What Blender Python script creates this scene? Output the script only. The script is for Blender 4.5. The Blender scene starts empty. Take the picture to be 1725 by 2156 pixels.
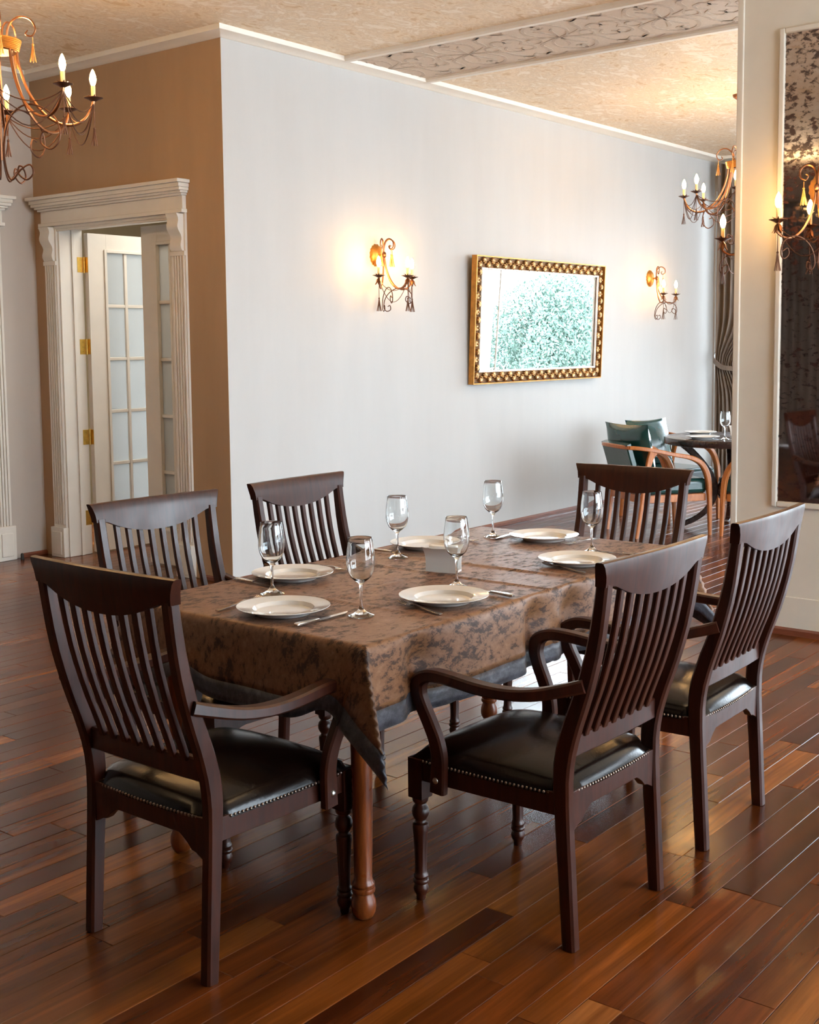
import bpy, math, random
from math import sin, cos, pi, radians, sqrt, atan2, exp
from mathutils import Vector, Matrix
import bmesh

random.seed(7)
scene = bpy.context.scene
col = scene.collection

# ------------------------------------------------------------------ camera
cd = bpy.data.cameras.new('camera')
cam = bpy.data.objects.new('camera', cd)
col.objects.link(cam)
cd.sensor_fit = 'HORIZONTAL'
cd.sensor_width = 36.0
cd.lens = 36.0 * 2597.43 / 1725
cd.shift_x = 0.0
cd.shift_y = -(1078.0 - 972.35) / 1725
cd.clip_end = 200
FW = Vector((0.78078461, 0.6173767, -0.09602813))
RT = Vector((0.61949625, -0.78494218, -0.00949594))
UP = Vector((0.0812391, 0.05207479, 0.99533332))
cam.matrix_world = Matrix(((RT.x, UP.x, -FW.x, 0), (RT.y, UP.y, -FW.y, 0), (RT.z, UP.z, -FW.z, 1.54934), (0, 0, 0, 1)))
scene.camera = cam

# ------------------------------------------------------------------ world, light, exposure
w = bpy.data.worlds.new('world')
scene.world = w
w.use_nodes = True
nt = w.node_tree
nt.nodes.clear()
wo = nt.nodes.new('ShaderNodeOutputWorld')
bg = nt.nodes.new('ShaderNodeBackground')
tc = nt.nodes.new('ShaderNodeTexCoord')
sp = nt.nodes.new('ShaderNodeSeparateXYZ')
rp = nt.nodes.new('ShaderNodeValToRGB')
rp.color_ramp.elements[0].position = 0.0
rp.color_ramp.elements[0].color = (0.79, 0.905, 1.0, 1)
rp.color_ramp.elements[1].position = 0.7
rp.color_ramp.elements[1].color = (0.68, 0.84, 1.0, 1)
nt.links.new(tc.outputs['Generated'], sp.inputs[0])
nt.links.new(sp.outputs['Z'], rp.inputs[0])
nt.links.new(rp.outputs[0], bg.inputs[0])
bg.inputs[1].default_value = 11.0
nt.links.new(bg.outputs[0], wo.inputs[0])
vs = scene.view_settings
vs.view_transform = 'Standard'
vs.look = 'None'
vs.gamma = 1
vs.use_curve_mapping = False
vs.exposure = 0.70
BULB = 150.0

def ceiling_fill(loc, energy):
    # warm up-light added to brighten the ceiling, also where no chandelier hangs
    l = bpy.data.lights.new('ceiling_fill_light', 'AREA'); l.shape = 'DISK'; l.size = 0.18; l.energy = energy; l.color = (1.0, 0.78, 0.50)
    o = bpy.data.objects.new('ceiling_fill_light', l); col.objects.link(o); o.location = loc; o.rotation_euler = (pi, 0, 0)
for lx, ly, le in ((3.519, 5.258, 8), (9.60, 4.17, 0.8), (3.5, 0.8, 30), (-0.6, 5.0, 12), (9.6, -0.5, 14)):
    ceiling_fill((lx, ly, 3.0), le)

def portal(name, loc, rot, sx, sy):
    l = bpy.data.lights.new(name, 'AREA')
    l.shape = 'RECTANGLE'; l.size = sx; l.size_y = sy
    l.cycles.is_portal = True
    o = bpy.data.objects.new(name, l); col.objects.link(o)
    o.location = loc; o.rotation_euler = rot
    return o

# ------------------------------------------------------------------ materials
MAT = {}
def new_mat(name):
    m = bpy.data.materials.new(name); m.use_nodes = True
    n = m.node_tree; n.nodes.clear()
    out = n.nodes.new('ShaderNodeOutputMaterial')
    MAT[name] = m
    return m, n, out
def N(n, t, **kw):
    x = n.nodes.new(t)
    for k, v in kw.items(): setattr(x, k, v)
    return x
def ramp(n, fac, stops, interp='LINEAR'):
    r = n.nodes.new('ShaderNodeValToRGB'); cr = r.color_ramp; cr.interpolation = interp
    while len(cr.elements) < len(stops): cr.elements.new(0.5)
    for e, (p, c) in zip(cr.elements, stops):
        e.position = p; e.color = (c[0], c[1], c[2], 1)
    n.links.new(fac, r.inputs[0]); return r.outputs[0]
def noise(n, vec, scale, detail=4, rough=0.5, dist=0.0, out='Fac'):
    x = n.nodes.new('ShaderNodeTexNoise')
    x.inputs['Scale'].default_value = scale; x.inputs['Detail'].default_value = detail
    x.inputs['Roughness'].default_value = rough; x.inputs['Distortion'].default_value = dist
    if vec is not None: n.links.new(vec, x.inputs['Vector'])
    return x.outputs[out]
def mapping(n, vec, scale=(1, 1, 1), rot=(0, 0, 0)):
    x = n.nodes.new('ShaderNodeMapping'); x.inputs['Scale'].default_value = scale; x.inputs['Rotation'].default_value = rot
    n.links.new(vec, x.inputs['Vector']); return x.outputs[0]
def bump(n, h, strength, dist=0.002):
    b = n.nodes.new('ShaderNodeBump'); b.inputs['Strength'].default_value = strength; b.inputs['Distance'].default_value = dist
    n.links.new(h, b.inputs['Height']); return b.outputs[0]
def pbsdf(n, out, color=None, rough=0.5, metal=0.0, **kw):
    p = n.nodes.new('ShaderNodeBsdfPrincipled')
    if color is not None:
        if isinstance(color, tuple): p.inputs['Base Color'].default_value = (*color, 1)
        else: n.links.new(color, p.inputs['Base Color'])
    if isinstance(rough, (int, float)): p.inputs['Roughness'].default_value = rough
    else: n.links.new(rough, p.inputs['Roughness'])
    p.inputs['Metallic'].default_value = metal
    for k, v in kw.items():
        k = k.replace('_', ' ')
        if isinstance(v, (int, float, tuple)): p.inputs[k].default_value = v
        else: n.links.new(v, p.inputs[k])
    n.links.new(p.outputs[0], out.inputs[0]); return p
def math2(n, op, a, b):
    x = n.nodes.new('ShaderNodeMath'); x.operation = op
    for i, v in enumerate((a, b)):
        if isinstance(v, (int, float)): x.inputs[i].default_value = v
        else: n.links.new(v, x.inputs[i])
    return x.outputs[0]
def simple(name, c, rough=0.5, metal=0.0, var=0.12, scale=6.0, bs=0.0, bscale=60, **kw):
    m, n, out = new_mat(name)
    tcn = N(n, 'ShaderNodeTexCoord')
    f = noise(n, tcn.outputs['Object'], scale, 4)
    lo = tuple(x * (1 - var) for x in c); hi = tuple(min(1, x * (1 + var)) for x in c)
    c2 = ramp(n, f, [(0.3, lo), (0.7, hi)])
    if bs: kw['Normal'] = bump(n, noise(n, tcn.outputs['Object'], bscale, 3), bs)
    pbsdf(n, out, c2, rough, metal, **kw)
    return m

# dark lacquered wood of the dining chairs
def wood(name, dark, light, rough, scale=(6, 6, 60), coat=0.3, rnd=False):
    m, n, out = new_mat(name)
    tcn = N(n, 'ShaderNodeTexCoord')
    v = mapping(n, tcn.outputs['Object'], scale)
    f = noise(n, v, 1.0, 6, 0.6, 0.6)
    c = ramp(n, f, [(0.3, dark), (0.7, light)])
    rf = noise(n, tcn.outputs['Object'], 9, 3)
    r = ramp(n, rf, [(0.3, (rough * .8,) * 3), (0.7, (rough * 1.3,) * 3)])
    pbsdf(n, out, c, r, 0.0, Coat_Weight=coat, Coat_Roughness=0.22, Specular_IOR_Level=0.32, Normal=bump(n, f, 0.12, 0.001))
    return m
wood('chair_wood', (0.021, 0.0044, 0.0017), (0.054, 0.0115, 0.0040), 0.36, (50, 50, 5), 0.18)
wood('table_wood', (0.095, 0.0190, 0.0040), (0.24, 0.058, 0.011), 0.30, (60, 60, 5), 0.15)
wood('orange_wood', (0.33, 0.095, 0.020), (0.50, 0.17, 0.042), 0.35, (40, 40, 8), 0.3)
wood('dark_table', (0.018, 0.009, 0.008), (0.045, 0.022, 0.018), 0.25, (20, 20, 20), 0.5)
wood('base_wood', (0.12, 0.035, 0.018), (0.20, 0.06, 0.03), 0.35, (5, 5, 60), 0.3)
simple('leather_black', (0.0060, 0.0028, 0.0020), 0.20, bs=0.12, bscale=120, Specular_IOR_Level=0.34)
simple('leather_green', (0.008, 0.045, 0.040), 0.22, bs=0.35, bscale=40, Coat_Weight=0.4, Coat_Roughness=0.15)
simple('nail_metal', (0.30, 0.24, 0.20), 0.28, 1.0)
simple('steel', (0.62, 0.60, 0.57), 0.16, 1.0)
simple('bolt_metal', (0.62, 0.60, 0.55), 0.3, 1.0)
simple('brass', (0.80, 0.52, 0.12), 0.28, 1.0, scale=30)
simple('bronze', (0.30, 0.13, 0.06), 0.35, 1.0, scale=30)
simple('bronze_dark', (0.13, 0.06, 0.035), 0.45, 0.9, scale=30)
simple('gold_tassel', (0.65, 0.33, 0.09), 0.4, 0.8, scale=60)
simple('gold_frame', (0.62, 0.40, 0.19), 0.30, 0.9, var=0.45, scale=45)
simple('gold_smooth', (0.50, 0.225, 0.045), 0.4, 0.7, var=0.25, scale=25)
simple('channel_gold', (0.20, 0.10, 0.04), 0.5, 0.6, var=0.3, scale=30)
simple('frame_liner', (0.75, 0.70, 0.62), 0.4, 0.0)
simple('candle', (0.72, 0.55, 0.30), 0.5)
simple('trim_white', (0.72, 0.68, 0.61), 0.42, var=0.03)
simple('crown_white', (0.80, 0.76, 0.68), 0.5, var=0.03)
simple('door_white', (0.74, 0.71, 0.65), 0.38, var=0.03)
simple('column_paint', (0.70, 0.655, 0.575), 0.42, var=0.03)
simple('porcelain', (0.80, 0.785, 0.75), 0.10, var=0.01, Coat_Weight=0.6, Coat_Roughness=0.03)
simple('napkin_paper', (0.85, 0.84, 0.82), 0.8, var=0.03)
simple('rubber', (0.02, 0.02, 0.02), 0.6)
simple('paving', (0.55, 0.53, 0.50), 0.8, scale=2)
simple('bark', (0.16, 0.11, 0.07), 0.9)

# wall papers
def wallpaper(name, c, var, bs):
    m, n, out = new_mat(name)
    tcn = N(n, 'ShaderNodeTexCoord')
    f = noise(n, mapping(n, tcn.outputs['Object'], (5, 5, 0.8)), 1.0, 5, 0.6)
    f2 = noise(n, mapping(n, tcn.outputs['Object'], (260, 260, 60)), 1.0, 2)
    lo = tuple(x * (1 - var) for x in c); hi = tuple(x * (1 + var) for x in c)
    pbsdf(n, out, ramp(n, f, [(0.25, lo), (0.75, hi)]), 0.75, Normal=bump(n, f2, bs, 0.001))
wallpaper('wall_grey', (0.470, 0.462, 0.445), 0.035, 0.25)
wallpaper('wall_tan', (0.42, 0.275, 0.160), 0.06, 0.25)
wallpaper('wall_beige', (0.50, 0.44, 0.385), 0.04, 0.25)
wallpaper('wall_brown', (0.13, 0.095, 0.07), 0.05, 0.2)
wallpaper('wall_olive', (0.20, 0.15, 0.08), 0.05, 0.2)

# ceiling paper: washed marbled damask
m, n, out = new_mat('ceiling_paper')
tcn = N(n, 'ShaderNodeTexCoord')
v = mapping(n, tcn.outputs['Object'], (1.3, 2.0, 1.0), (0, 0, 0.3))
f1 = noise(n, v, 1.3, 7, 0.60, 2.0)
f2 = noise(n, v, 3.2, 6, 0.62, 3.0)
f3 = noise(n, v, 0.6, 2, 0.5, 0.5)
mix = math2(n, 'ADD', math2(n, 'MULTIPLY', f1, 0.5), math2(n, 'MULTIPLY', f2, 0.5))
c = ramp(n, mix, [(0.40, (0.68, 0.49, 0.28)), (0.465, (0.87, 0.735, 0.56)), (0.515, (0.73, 0.58, 0.40)), (0.58, (0.90, 0.80, 0.66))])
pbsdf(n, out, c, 0.55, Normal=bump(n, mix, 0.35, 0.01))
m, n, out = new_mat('beam_paper')
tcn = N(n, 'ShaderNodeTexCoord')
f1 = noise(n, tcn.outputs['Object'], 60, 3)
pbsdf(n, out, ramp(n, f1, [(0.3, (0.56, 0.465, 0.37)), (0.7, (0.62, 0.52, 0.42))]), 0.7)
simple('beam_scroll', (0.49, 0.40, 0.315), 0.7, var=0.15, scale=50)

# floor planks: hue differs from plank to plank
m, n, out = new_mat('plank')
geo = N(n, 'ShaderNodeNewGeometry'); oi = N(n, 'ShaderNodeObjectInfo')
rnd = math2(n, 'FRACT', math2(n, 'ADD', oi.outputs['Random'], geo.outputs['Random Per Island']), 0)
vm = N(n, 'ShaderNodeVectorMath', operation='ADD')
cmb = N(n, 'ShaderNodeCombineXYZ')
n.links.new(math2(n, 'MULTIPLY', rnd, 37.0), cmb.inputs[0]); n.links.new(math2(n, 'MULTIPLY', rnd, 91.0), cmb.inputs[1])
n.links.new(geo.outputs['Position'], vm.inputs[0]); n.links.new(cmb.outputs[0], vm.inputs[1])
fg = noise(n, mapping(n, vm.outputs[0], (1.3, 26, 1)), 1.0, 7, 0.62, 0.7)
fb = noise(n, mapping(n, vm.outputs[0], (0.8, 6, 1)), 1.0, 3, 0.5, 0.3)
base = ramp(n, rnd, [(0.0, (0.060, 0.0135, 0.0030)), (0.30, (0.088, 0.0205, 0.0042)), (0.65, (0.120, 0.0300, 0.0055)), (0.90, (0.170, 0.048, 0.0080)), (1.0, (0.25, 0.080, 0.014))])
gr = ramp(n, fg, [(0.28, (0.55, 0.52, 0.50)), (0.55, (1, 1, 1)), (0.78, (1.7, 1.65, 1.5))])
br = ramp(n, fb, [(0.3, (0.60, 0.57, 0.55)), (0.7, (1.6, 1.6, 1.6))])
mx = N(n, 'ShaderNodeMix', data_type='RGBA', blend_type='MULTIPLY'); mx.inputs[0].default_value = 1
n.links.new(base, mx.inputs[6]); n.links.new(gr, mx.inputs[7])
mx2 = N(n, 'ShaderNodeMix', data_type='RGBA', blend_type='MULTIPLY'); mx2.inputs[0].default_value = 1
n.links.new(mx.outputs[2], mx2.inputs[6]); n.links.new(br, mx2.inputs[7])
fr = noise(n, geo.outputs['Position'], 2.0, 4)
rr = ramp(n, fr, [(0.3, (0.17,) * 3), (0.7, (0.27,) * 3)])
fbm = noise(n, geo.outputs['Position'], 9, 2)
pbsdf(n, out, mx2.outputs[2], rr, Normal=bump(n, math2(n, 'ADD', math2(n, 'MULTIPLY', fg, 0.25), fbm), 0.10, 0.004), Specular_IOR_Level=0.34)
simple('gap', (0.02, 0.010, 0.006), 0.7)
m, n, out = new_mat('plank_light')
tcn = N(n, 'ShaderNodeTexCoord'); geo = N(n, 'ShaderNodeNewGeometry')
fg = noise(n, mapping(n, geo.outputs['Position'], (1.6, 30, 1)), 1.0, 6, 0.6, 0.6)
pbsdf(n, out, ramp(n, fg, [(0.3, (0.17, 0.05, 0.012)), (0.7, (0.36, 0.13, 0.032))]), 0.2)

# table cloth
def clothmat(name, stops, rs, sheen):
    m, n, out = new_mat(name)
    tcn = N(n, 'ShaderNodeTexCoord')
    uv = tcn.outputs['UV']
    v = mapping(n, uv, (0.8, 1.3, 1), (0, 0, 0.9))
    f = noise(n, v, 24, 10, 0.78, 0.25)
    f2 = noise(n, v, 4, 3, 0.5, 0.2)
    mixf = math2(n, 'ADD', math2(n, 'MULTIPLY', f, 0.8), math2(n, 'MULTIPLY', f2, 0.2))
    c = ramp(n, mixf, stops)
    r = ramp(n, mixf, [(0.42, (rs[0],) * 3), (0.50, (rs[1],) * 3)])
    wv = noise(n, mapping(n, uv, (700, 700, 1)), 1.0, 1)
    pbsdf(n, out, c, r, Sheen_Weight=sheen, Sheen_Roughness=0.4, Sheen_Tint=(0.9, 0.85, 0.8, 1),
          Normal=bump(n, math2(n, 'ADD', math2(n, 'MULTIPLY', wv, 0.15), mixf), 0.35, 0.003))
clothmat('cloth_brown', [(0.38, (0.035, 0.014, 0.006)), (0.455, (0.060, 0.022, 0.008)), (0.478, (0.175, 0.074, 0.028)), (0.55, (0.210, 0.094, 0.039)), (0.66, (0.29, 0.155, 0.085))], (0.62, 0.44), 0.05)
clothmat('cloth_navy', [(0.38, (0.017, 0.016, 0.022)), (0.47, (0.028, 0.027, 0.036)), (0.52, (0.042, 0.041, 0.054)), (0.66, (0.12, 0.12, 0.145))], (0.6, 0.42), 0.25)

# curtains
m, n, out = new_mat('curtain_cloth')
tcn = N(n, 'ShaderNodeTexCoord')
f = noise(n, mapping(n, tcn.outputs['Object'], (30, 30, 4)), 1, 4)
pbsdf(n, out, ramp(n, f, [(0.3, (0.12, 0.09, 0.068)), (0.7, (0.21, 0.165, 0.13))]), 0.55, Sheen_Weight=0.4)

# glass of goblets
m, n, out = new_mat('clear_glass')
g = N(n, 'ShaderNodeBsdfGlass'); g.inputs['IOR'].default_value = 1.5; g.inputs['Roughness'].default_value = 0.0
g.inputs['Color'].default_value = (0.98, 0.99, 0.99, 1)
n.links.new(g.outputs[0], out.inputs[0])
# thin window glass (fresnel mix of transparent and mirror-like)
m, n, out = new_mat('window_glass')
t = N(n, 'ShaderNodeBsdfTransparent'); gl = N(n, 'ShaderNodeBsdfGlossy'); gl.inputs['Roughness'].default_value = 0.0
fz = N(n, 'ShaderNodeFresnel'); fz.inputs[0].default_value = 1.45
ms = N(n, 'ShaderNodeMixShader')
n.links.new(fz.outputs[0], ms.inputs[0]); n.links.new(t.outputs[0], ms.inputs[1]); n.links.new(gl.outputs[0], ms.inputs[2])
n.links.new(ms.outputs[0], out.inputs[0])
# frosted pane
m, n, out = new_mat('frosted_pane')
tcn = N(n, 'ShaderNodeTexCoord')
tr = N(n, 'ShaderNodeBsdfTranslucent'); tr.inputs[0].default_value = (0.80, 0.80, 0.77, 1)
df = N(n, 'ShaderNodeBsdfPrincipled'); df.inputs['Base Color'].default_value = (0.36, 0.36, 0.345, 1); df.inputs['Roughness'].default_value = 0.28
n.links.new(bump(n, noise(n, tcn.outputs['Object'], 300, 2), 0.3, 0.001), df.inputs['Normal'])
ms = N(n, 'ShaderNodeMixShader'); ms.inputs[0].default_value = 0.5
n.links.new(tr.outputs[0], ms.inputs[1]); n.links.new(df.outputs[0], ms.inputs[2]); n.links.new(ms.outputs[0], out.inputs[0])
# mirrors
m, n, out = new_mat('mirror_glass')
pbsdf(n, out, (0.93, 0.95, 0.94), 0.0, 1.0)
m, n, out = new_mat('antique_mirror')
tcn = N(n, 'ShaderNodeTexCoord')
f = noise(n, mapping(n, tcn.outputs['Object'], (1, 26, 44)), 1, 5, 0.65, 0.3)
f2 = noise(n, mapping(n, tcn.outputs['Object'], (1, 3, 3)), 1, 3)
sx_ = N(n, 'ShaderNodeSeparateXYZ'); n.links.new(tcn.outputs['Object'], sx_.inputs[0])
mm = math2(n, 'ADD', math2(n, 'ADD', math2(n, 'MULTIPLY', f, 0.75), math2(n, 'MULTIPLY', f2, 0.25)), math2(n, 'MULTIPLY', math2(n, 'SUBTRACT', sx_.outputs[2], 2.3), 0.03))
mask = ramp(n, mm, [(0.50, (0, 0, 0)), (0.57, (0.9, 0.9, 0.9))])
p1 = N(n, 'ShaderNodeBsdfPrincipled'); p1.inputs['Base Color'].default_value = (0.60, 0.53, 0.50, 1); p1.inputs['Metallic'].default_value = 1; p1.inputs['Roughness'].default_value = 0.03
p2 = N(n, 'ShaderNodeBsdfPrincipled'); p2.inputs['Base Color'].default_value = (0.035, 0.010, 0.009, 1); p2.inputs['Roughness'].default_value = 0.25
ms = N(n, 'ShaderNodeMixShader'); n.links.new(mask, ms.inputs[0]); n.links.new(p1.outputs[0], ms.inputs[1]); n.links.new(p2.outputs[0], ms.inputs[2]); n.links.new(ms.outputs[0], out.inputs[0])
# bulbs
m, n, out = new_mat('bulb_glow')
e = N(n, 'ShaderNodeEmission'); e.inputs[0].default_value = (1.0, 0.56, 0.19, 1); e.inputs[1].default_value = BULB
n.links.new(e.outputs[0], out.inputs[0])
# leaves outside
m, n, out = new_mat('leaf')
geo = N(n, 'ShaderNodeNewGeometry')
c = ramp(n, geo.outputs['Random Per Island'], [(0, (0.055, 0.10, 0.08)), (1, (0.26, 0.36, 0.28))])
pbsdf(n, out, c, 0.5)

# ------------------------------------------------------------------ mesh helper
class MB:
    def __init__(s): s.v = []; s.f = []; s.sm = []
    def add(s, vs, fs, smooth=False):
        b = len(s.v); s.v += [tuple(p) for p in vs]
        for f in fs: s.f.append(tuple(b + i for i in f)); s.sm.append(smooth)
    def box(s, a, b):
        (x0, y0, z0), (x1, y1, z1) = a, b
        s.add([(x0, y0, z0), (x1, y0, z0), (x1, y1, z0), (x0, y1, z0), (x0, y0, z1), (x1, y0, z1), (x1, y1, z1), (x0, y1, z1)],
              [(0, 3, 2, 1), (4, 5, 6, 7), (0, 1, 5, 4), (1, 2, 6, 5), (2, 3, 7, 6), (3, 0, 4, 7)]); return s
    def lathe(s, prof, c=(0, 0, 0), seg=24, flute=None, sx=1, sy=1, capb=True, capt=True):
        vs = []; fs = []; k = len(prof)
        for (r, z) in prof:
            for j in range(seg):
                a = 2 * pi * j / seg; rr = r
                if flute and flute[0] < z < flute[1]: rr = r * (1 - 0.09 * abs(sin(flute[2] * a / 2)))
                vs.append((c[0] + rr * cos(a) * sx, c[1] + rr * sin(a) * sy, c[2] + z))
        for i in range(k - 1):
            for j in range(seg):
                j2 = (j + 1) % seg
                fs.append((i * seg + j, i * seg + j2, (i + 1) * seg + j2, (i + 1) * seg + j))
        if capb and prof[0][0] > 1e-6: fs.append(tuple(reversed(range(seg))))
        if capt and prof[-1][0] > 1e-6: fs.append(tuple((k - 1) * seg + j for j in range(seg)))
        s.add(vs, fs, True); return s
    def tube(s, pts, r, seg=8, taper=None, cap=True):
        P = [Vector(p) for p in pts]; k = len(P); vs = []; fs = []
        t0 = (P[1] - P[0]).normalized(); nrm = t0.orthogonal().normalized()
        for i, p in enumerate(P):
            t = (P[min(i + 1, k - 1)] - P[max(i - 1, 0)]).normalized()
            nrm = (nrm - t * nrm.dot(t)).normalized(); bn = t.cross(nrm)
            rr = r if taper is None else taper(i / (k - 1)) * r
            for j in range(seg):
                a = 2 * pi * j / seg
                vs.append(p + nrm * (rr * cos(a)) + bn * (rr * sin(a)))
        for i in range(k - 1):
            for j in range(seg):
                j2 = (j + 1) % seg
                fs.append((i * seg + j, i * seg + j2, (i + 1) * seg + j2, (i + 1) * seg + j))
        if cap: fs.append(tuple(reversed(range(seg)))); fs.append(tuple((k - 1) * seg + j for j in range(seg)))
        s.add(vs, fs, True); return s
    def sweep(s, pts, ws, hs, lat, smooth=True):
        # rectangular section; lat = lateral vector(s)
        P = [Vector(p) for p in pts]; k = len(P); vs = []; fs = []
        for i, p in enumerate(P):
            t = (P[min(i + 1, k - 1)] - P[max(i - 1, 0)]).normalized()
            l = Vector(lat[i] if isinstance(lat, list) else lat); l = (l - t * l.dot(t)).normalized(); nn = t.cross(l)
            wv = (ws[i] if isinstance(ws, list) else ws) / 2; hv = (hs[i] if isinstance(hs, list) else hs) / 2
            c = min(wv, hv) * 0.35
            for a, b in ((wv, hv - c), (wv - c, hv), (-wv + c, hv), (-wv, hv - c), (-wv, -hv + c), (-wv + c, -hv), (wv - c, -hv), (wv, -hv + c)):
                vs.append(p + l * a + nn * b)
        for i in range(k - 1):
            for j in range(8):
                j2 = (j + 1) % 8
                fs.append((i * 8 + j, i * 8 + j2, (i + 1) * 8 + j2, (i + 1) * 8 + j))
        fs.append(tuple(reversed(range(8)))); fs.append(tuple((k - 1) * 8 + j for j in range(8)))
        s.add(vs, fs, False); return s
    def ball(s, c, r, seg=8, rings=5, mat=None):
        if isinstance(r, (int, float)): r = (r, r, r)
        vs = []; fs = []
        for i in range(rings + 1):
            ph = pi * i / rings
            for j in range(seg):
                a = 2 * pi * j / seg
                p = Vector((r[0] * sin(ph) * cos(a), r[1] * sin(ph) * sin(a), r[2] * cos(ph)))
                if mat: p = mat @ p
                vs.append((c[0] + p.x, c[1] + p.y, c[2] + p.z))
        for i in range(rings):
            for j in range(seg):
                j2 = (j + 1) % seg
                fs.append((i * seg + j, (i + 1) * seg + j, (i + 1) * seg + j2, i * seg + j2))
        s.add(vs, fs, True); return s
    def prism(s, poly, axis, a, b):
        # extrude polygon (2D list) along axis between a and b
        k = len(poly); vs = []
        for t in (a, b):
            for p in poly:
                if axis == 0: vs.append((t, p[0], p[1]))
                elif axis == 1: vs.append((p[0], t, p[1]))
                else: vs.append((p[0], p[1], t))
        fs = [tuple(range(k)), tuple(range(2 * k - 1, k - 1, -1))]
        for i in range(k):
            j = (i + 1) % k; fs.append((i, i + k, j + k, j))
        s.add(vs, fs); return s
    def build(s, name, mat, parent=None, bevel=0, auto=None, fixn=True):
        me = bpy.data.meshes.new(name); me.from_pydata(s.v, [], s.f)
        if fixn:
            bm = bmesh.new(); bm.from_mesh(me)
            bmesh.ops.recalc_face_normals(bm, faces=bm.faces)
            for f in bm.faces: f.smooth = True
            bm.to_mesh(me); bm.free()
        me.materials.append(MAT[mat] if isinstance(mat, str) else mat)
        smooth = any(s.sm)
        if not fixn:
            me.polygons.foreach_set('use_smooth', [smooth] * len(me.polygons))
        me.update()
        if fixn: me.set_sharp_from_angle(angle=radians(38))
        o = bpy.data.objects.new(name, me); col.objects.link(o)
        if parent is not None: o.parent = parent
        if bevel:
            bv = o.modifiers.new('bevel', 'BEVEL'); bv.width = bevel; bv.segments = 2; bv.limit_method = 'ANGLE'; bv.angle_limit = radians(40)
            bv.harden_normals = False
        return o

def tag(o, label=None, cat=None, group=None, kind=None):
    if label: o['label'] = label
    if cat: o['category'] = cat
    if group: o['group'] = group
    if kind: o['kind'] = kind
    return o
def empty(name, loc, rz=0.0, label=None, cat=None, group=None):
    o = bpy.data.objects.new(name, None); o.empty_display_size = 0.05
    col.objects.link(o); o.location = loc; o.rotation_euler = (0, 0, rz)
    return tag(o, label, cat, group)
def copy_tree(o, parent=None):
    c = o.copy(); col.objects.link(c)
    if parent is not None: c.parent = parent
    for ch in list(o.children): copy_tree(ch, c)
    return c
def smoothpts(ctrl, n=6):
    # Catmull-Rom through control points
    P = [Vector(p) for p in ctrl]; out = []
    for i in range(len(P) - 1):
        p0 = P[max(i - 1, 0)]; p1 = P[i]; p2 = P[i + 1]; p3 = P[min(i + 2, len(P) - 1)]
        for k in range(n):
            t = k / n
            out.append(0.5 * ((2 * p1) + (p2 - p0) * t + (2 * p0 - 5 * p1 + 4 * p2 - p3) * t * t + (3 * p1 - p0 - 3 * p2 + p3) * t ** 3))
    out.append(P[-1]); return out
def interp(tab, x):
    if x <= tab[0][0]: return tab[0][1]
    for (a, b), (c, d) in zip(tab, tab[1:]):
        if x <= c: return b + (d - b) * (x - a) / (c - a)
    return tab[-1][1]
def sinterp(tab, x):
    # smooth monotone-ish: catmull on table
    k = len(tab)
    if x <= tab[0][0]: return tab[0][1]
    if x >= tab[-1][0]: return tab[-1][1]
    for i in range(k - 1):
        if x <= tab[i + 1][0]:
            x1, y1 = tab[i]; x2, y2 = tab[i + 1]
            m1 = (tab[i + 1][1] - tab[max(i - 1, 0)][1]) / (tab[i + 1][0] - tab[max(i - 1, 0)][0])
            j = min(i + 2, k - 1); m2 = (tab[j][1] - y1) / (tab[j][0] - x1)
            h = x2 - x1; t = (x - x1) / h
            return (2 * t ** 3 - 3 * t * t + 1) * y1 + (t ** 3 - 2 * t * t + t) * h * m1 + (-2 * t ** 3 + 3 * t * t) * y2 + (t ** 3 - t * t) * h * m2

# ================================================================== STRUCTURE
U0, V0, V1, Z, UE = 5.495, 5.818, 7.829, 3.503, 12.75
VW = -4.0; UB_ = -5.0
def struct(o): o['kind'] = 'structure'; return o

# floor slab and planks
fl = struct(MB().box((UB_, VW, -0.08), (UE, 9.5, -0.012)).build('floor', 'gap'))
rows = []
PW = 0.0925
rng = random.Random(11)
allpl = []
r = 0
v = 1.036 - PW * 56
while v < 9.4:
    if v + PW > VW:
        # starts: repeat of a few lengths with random stagger
        u = UB_ + rng.random() * 1.0
        us = [UB_]
        while u < UE:
            us.append(u); u += rng.choice((0.75, 0.95, 1.15, 1.35))
        us.append(UE)
        for a, b in zip(us, us[1:]):
            if b - a > 0.05: allpl.append((a, b, v))
    v += PW; r += 1
def proj(p):
    d = Vector(p) - Vector((0, 0, 1.54934)); z = d.dot(FW)
    if z < 0.3: return None
    return (862.5 + 2597.43 * d.dot(RT) / z, 972.35 - 2597.43 * d.dot(UP) / z, z)
def vis_area(a, b, v):
    # projected area of the plank inside the frame
    tot = 0
    k = 6
    for i in range(k):
        ua = a + (b - a) * i / k; ub = a + (b - a) * (i + 1) / k
        q = [proj((x, y, 0)) for x, y in ((ua, v), (ub, v), (ub, v + PW), (ua, v + PW))]
        if any(x is None for x in q): continue
        cx = sum(x[0] for x in q) / 4; cy = sum(x[1] for x in q) / 4
        if -20 < cx < 1745 and 0 < cy < 2176:
            tot += abs(sum(q[j][0] * q[(j + 1) % 4][1] - q[(j + 1) % 4][0] * q[j][1] for j in range(4))) / 2
    # hidden behind the long wall or the pillar
    if v > V0 and (a + b) / 2 > U0: return 0
    return tot
sc = sorted(((vis_area(*p), i) for i, p in enumerate(allpl)), reverse=True)
near = set(i for s_, i in sc[:296] if s_ > 0)
LIGHT = [(2.40, 1.36)]
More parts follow.
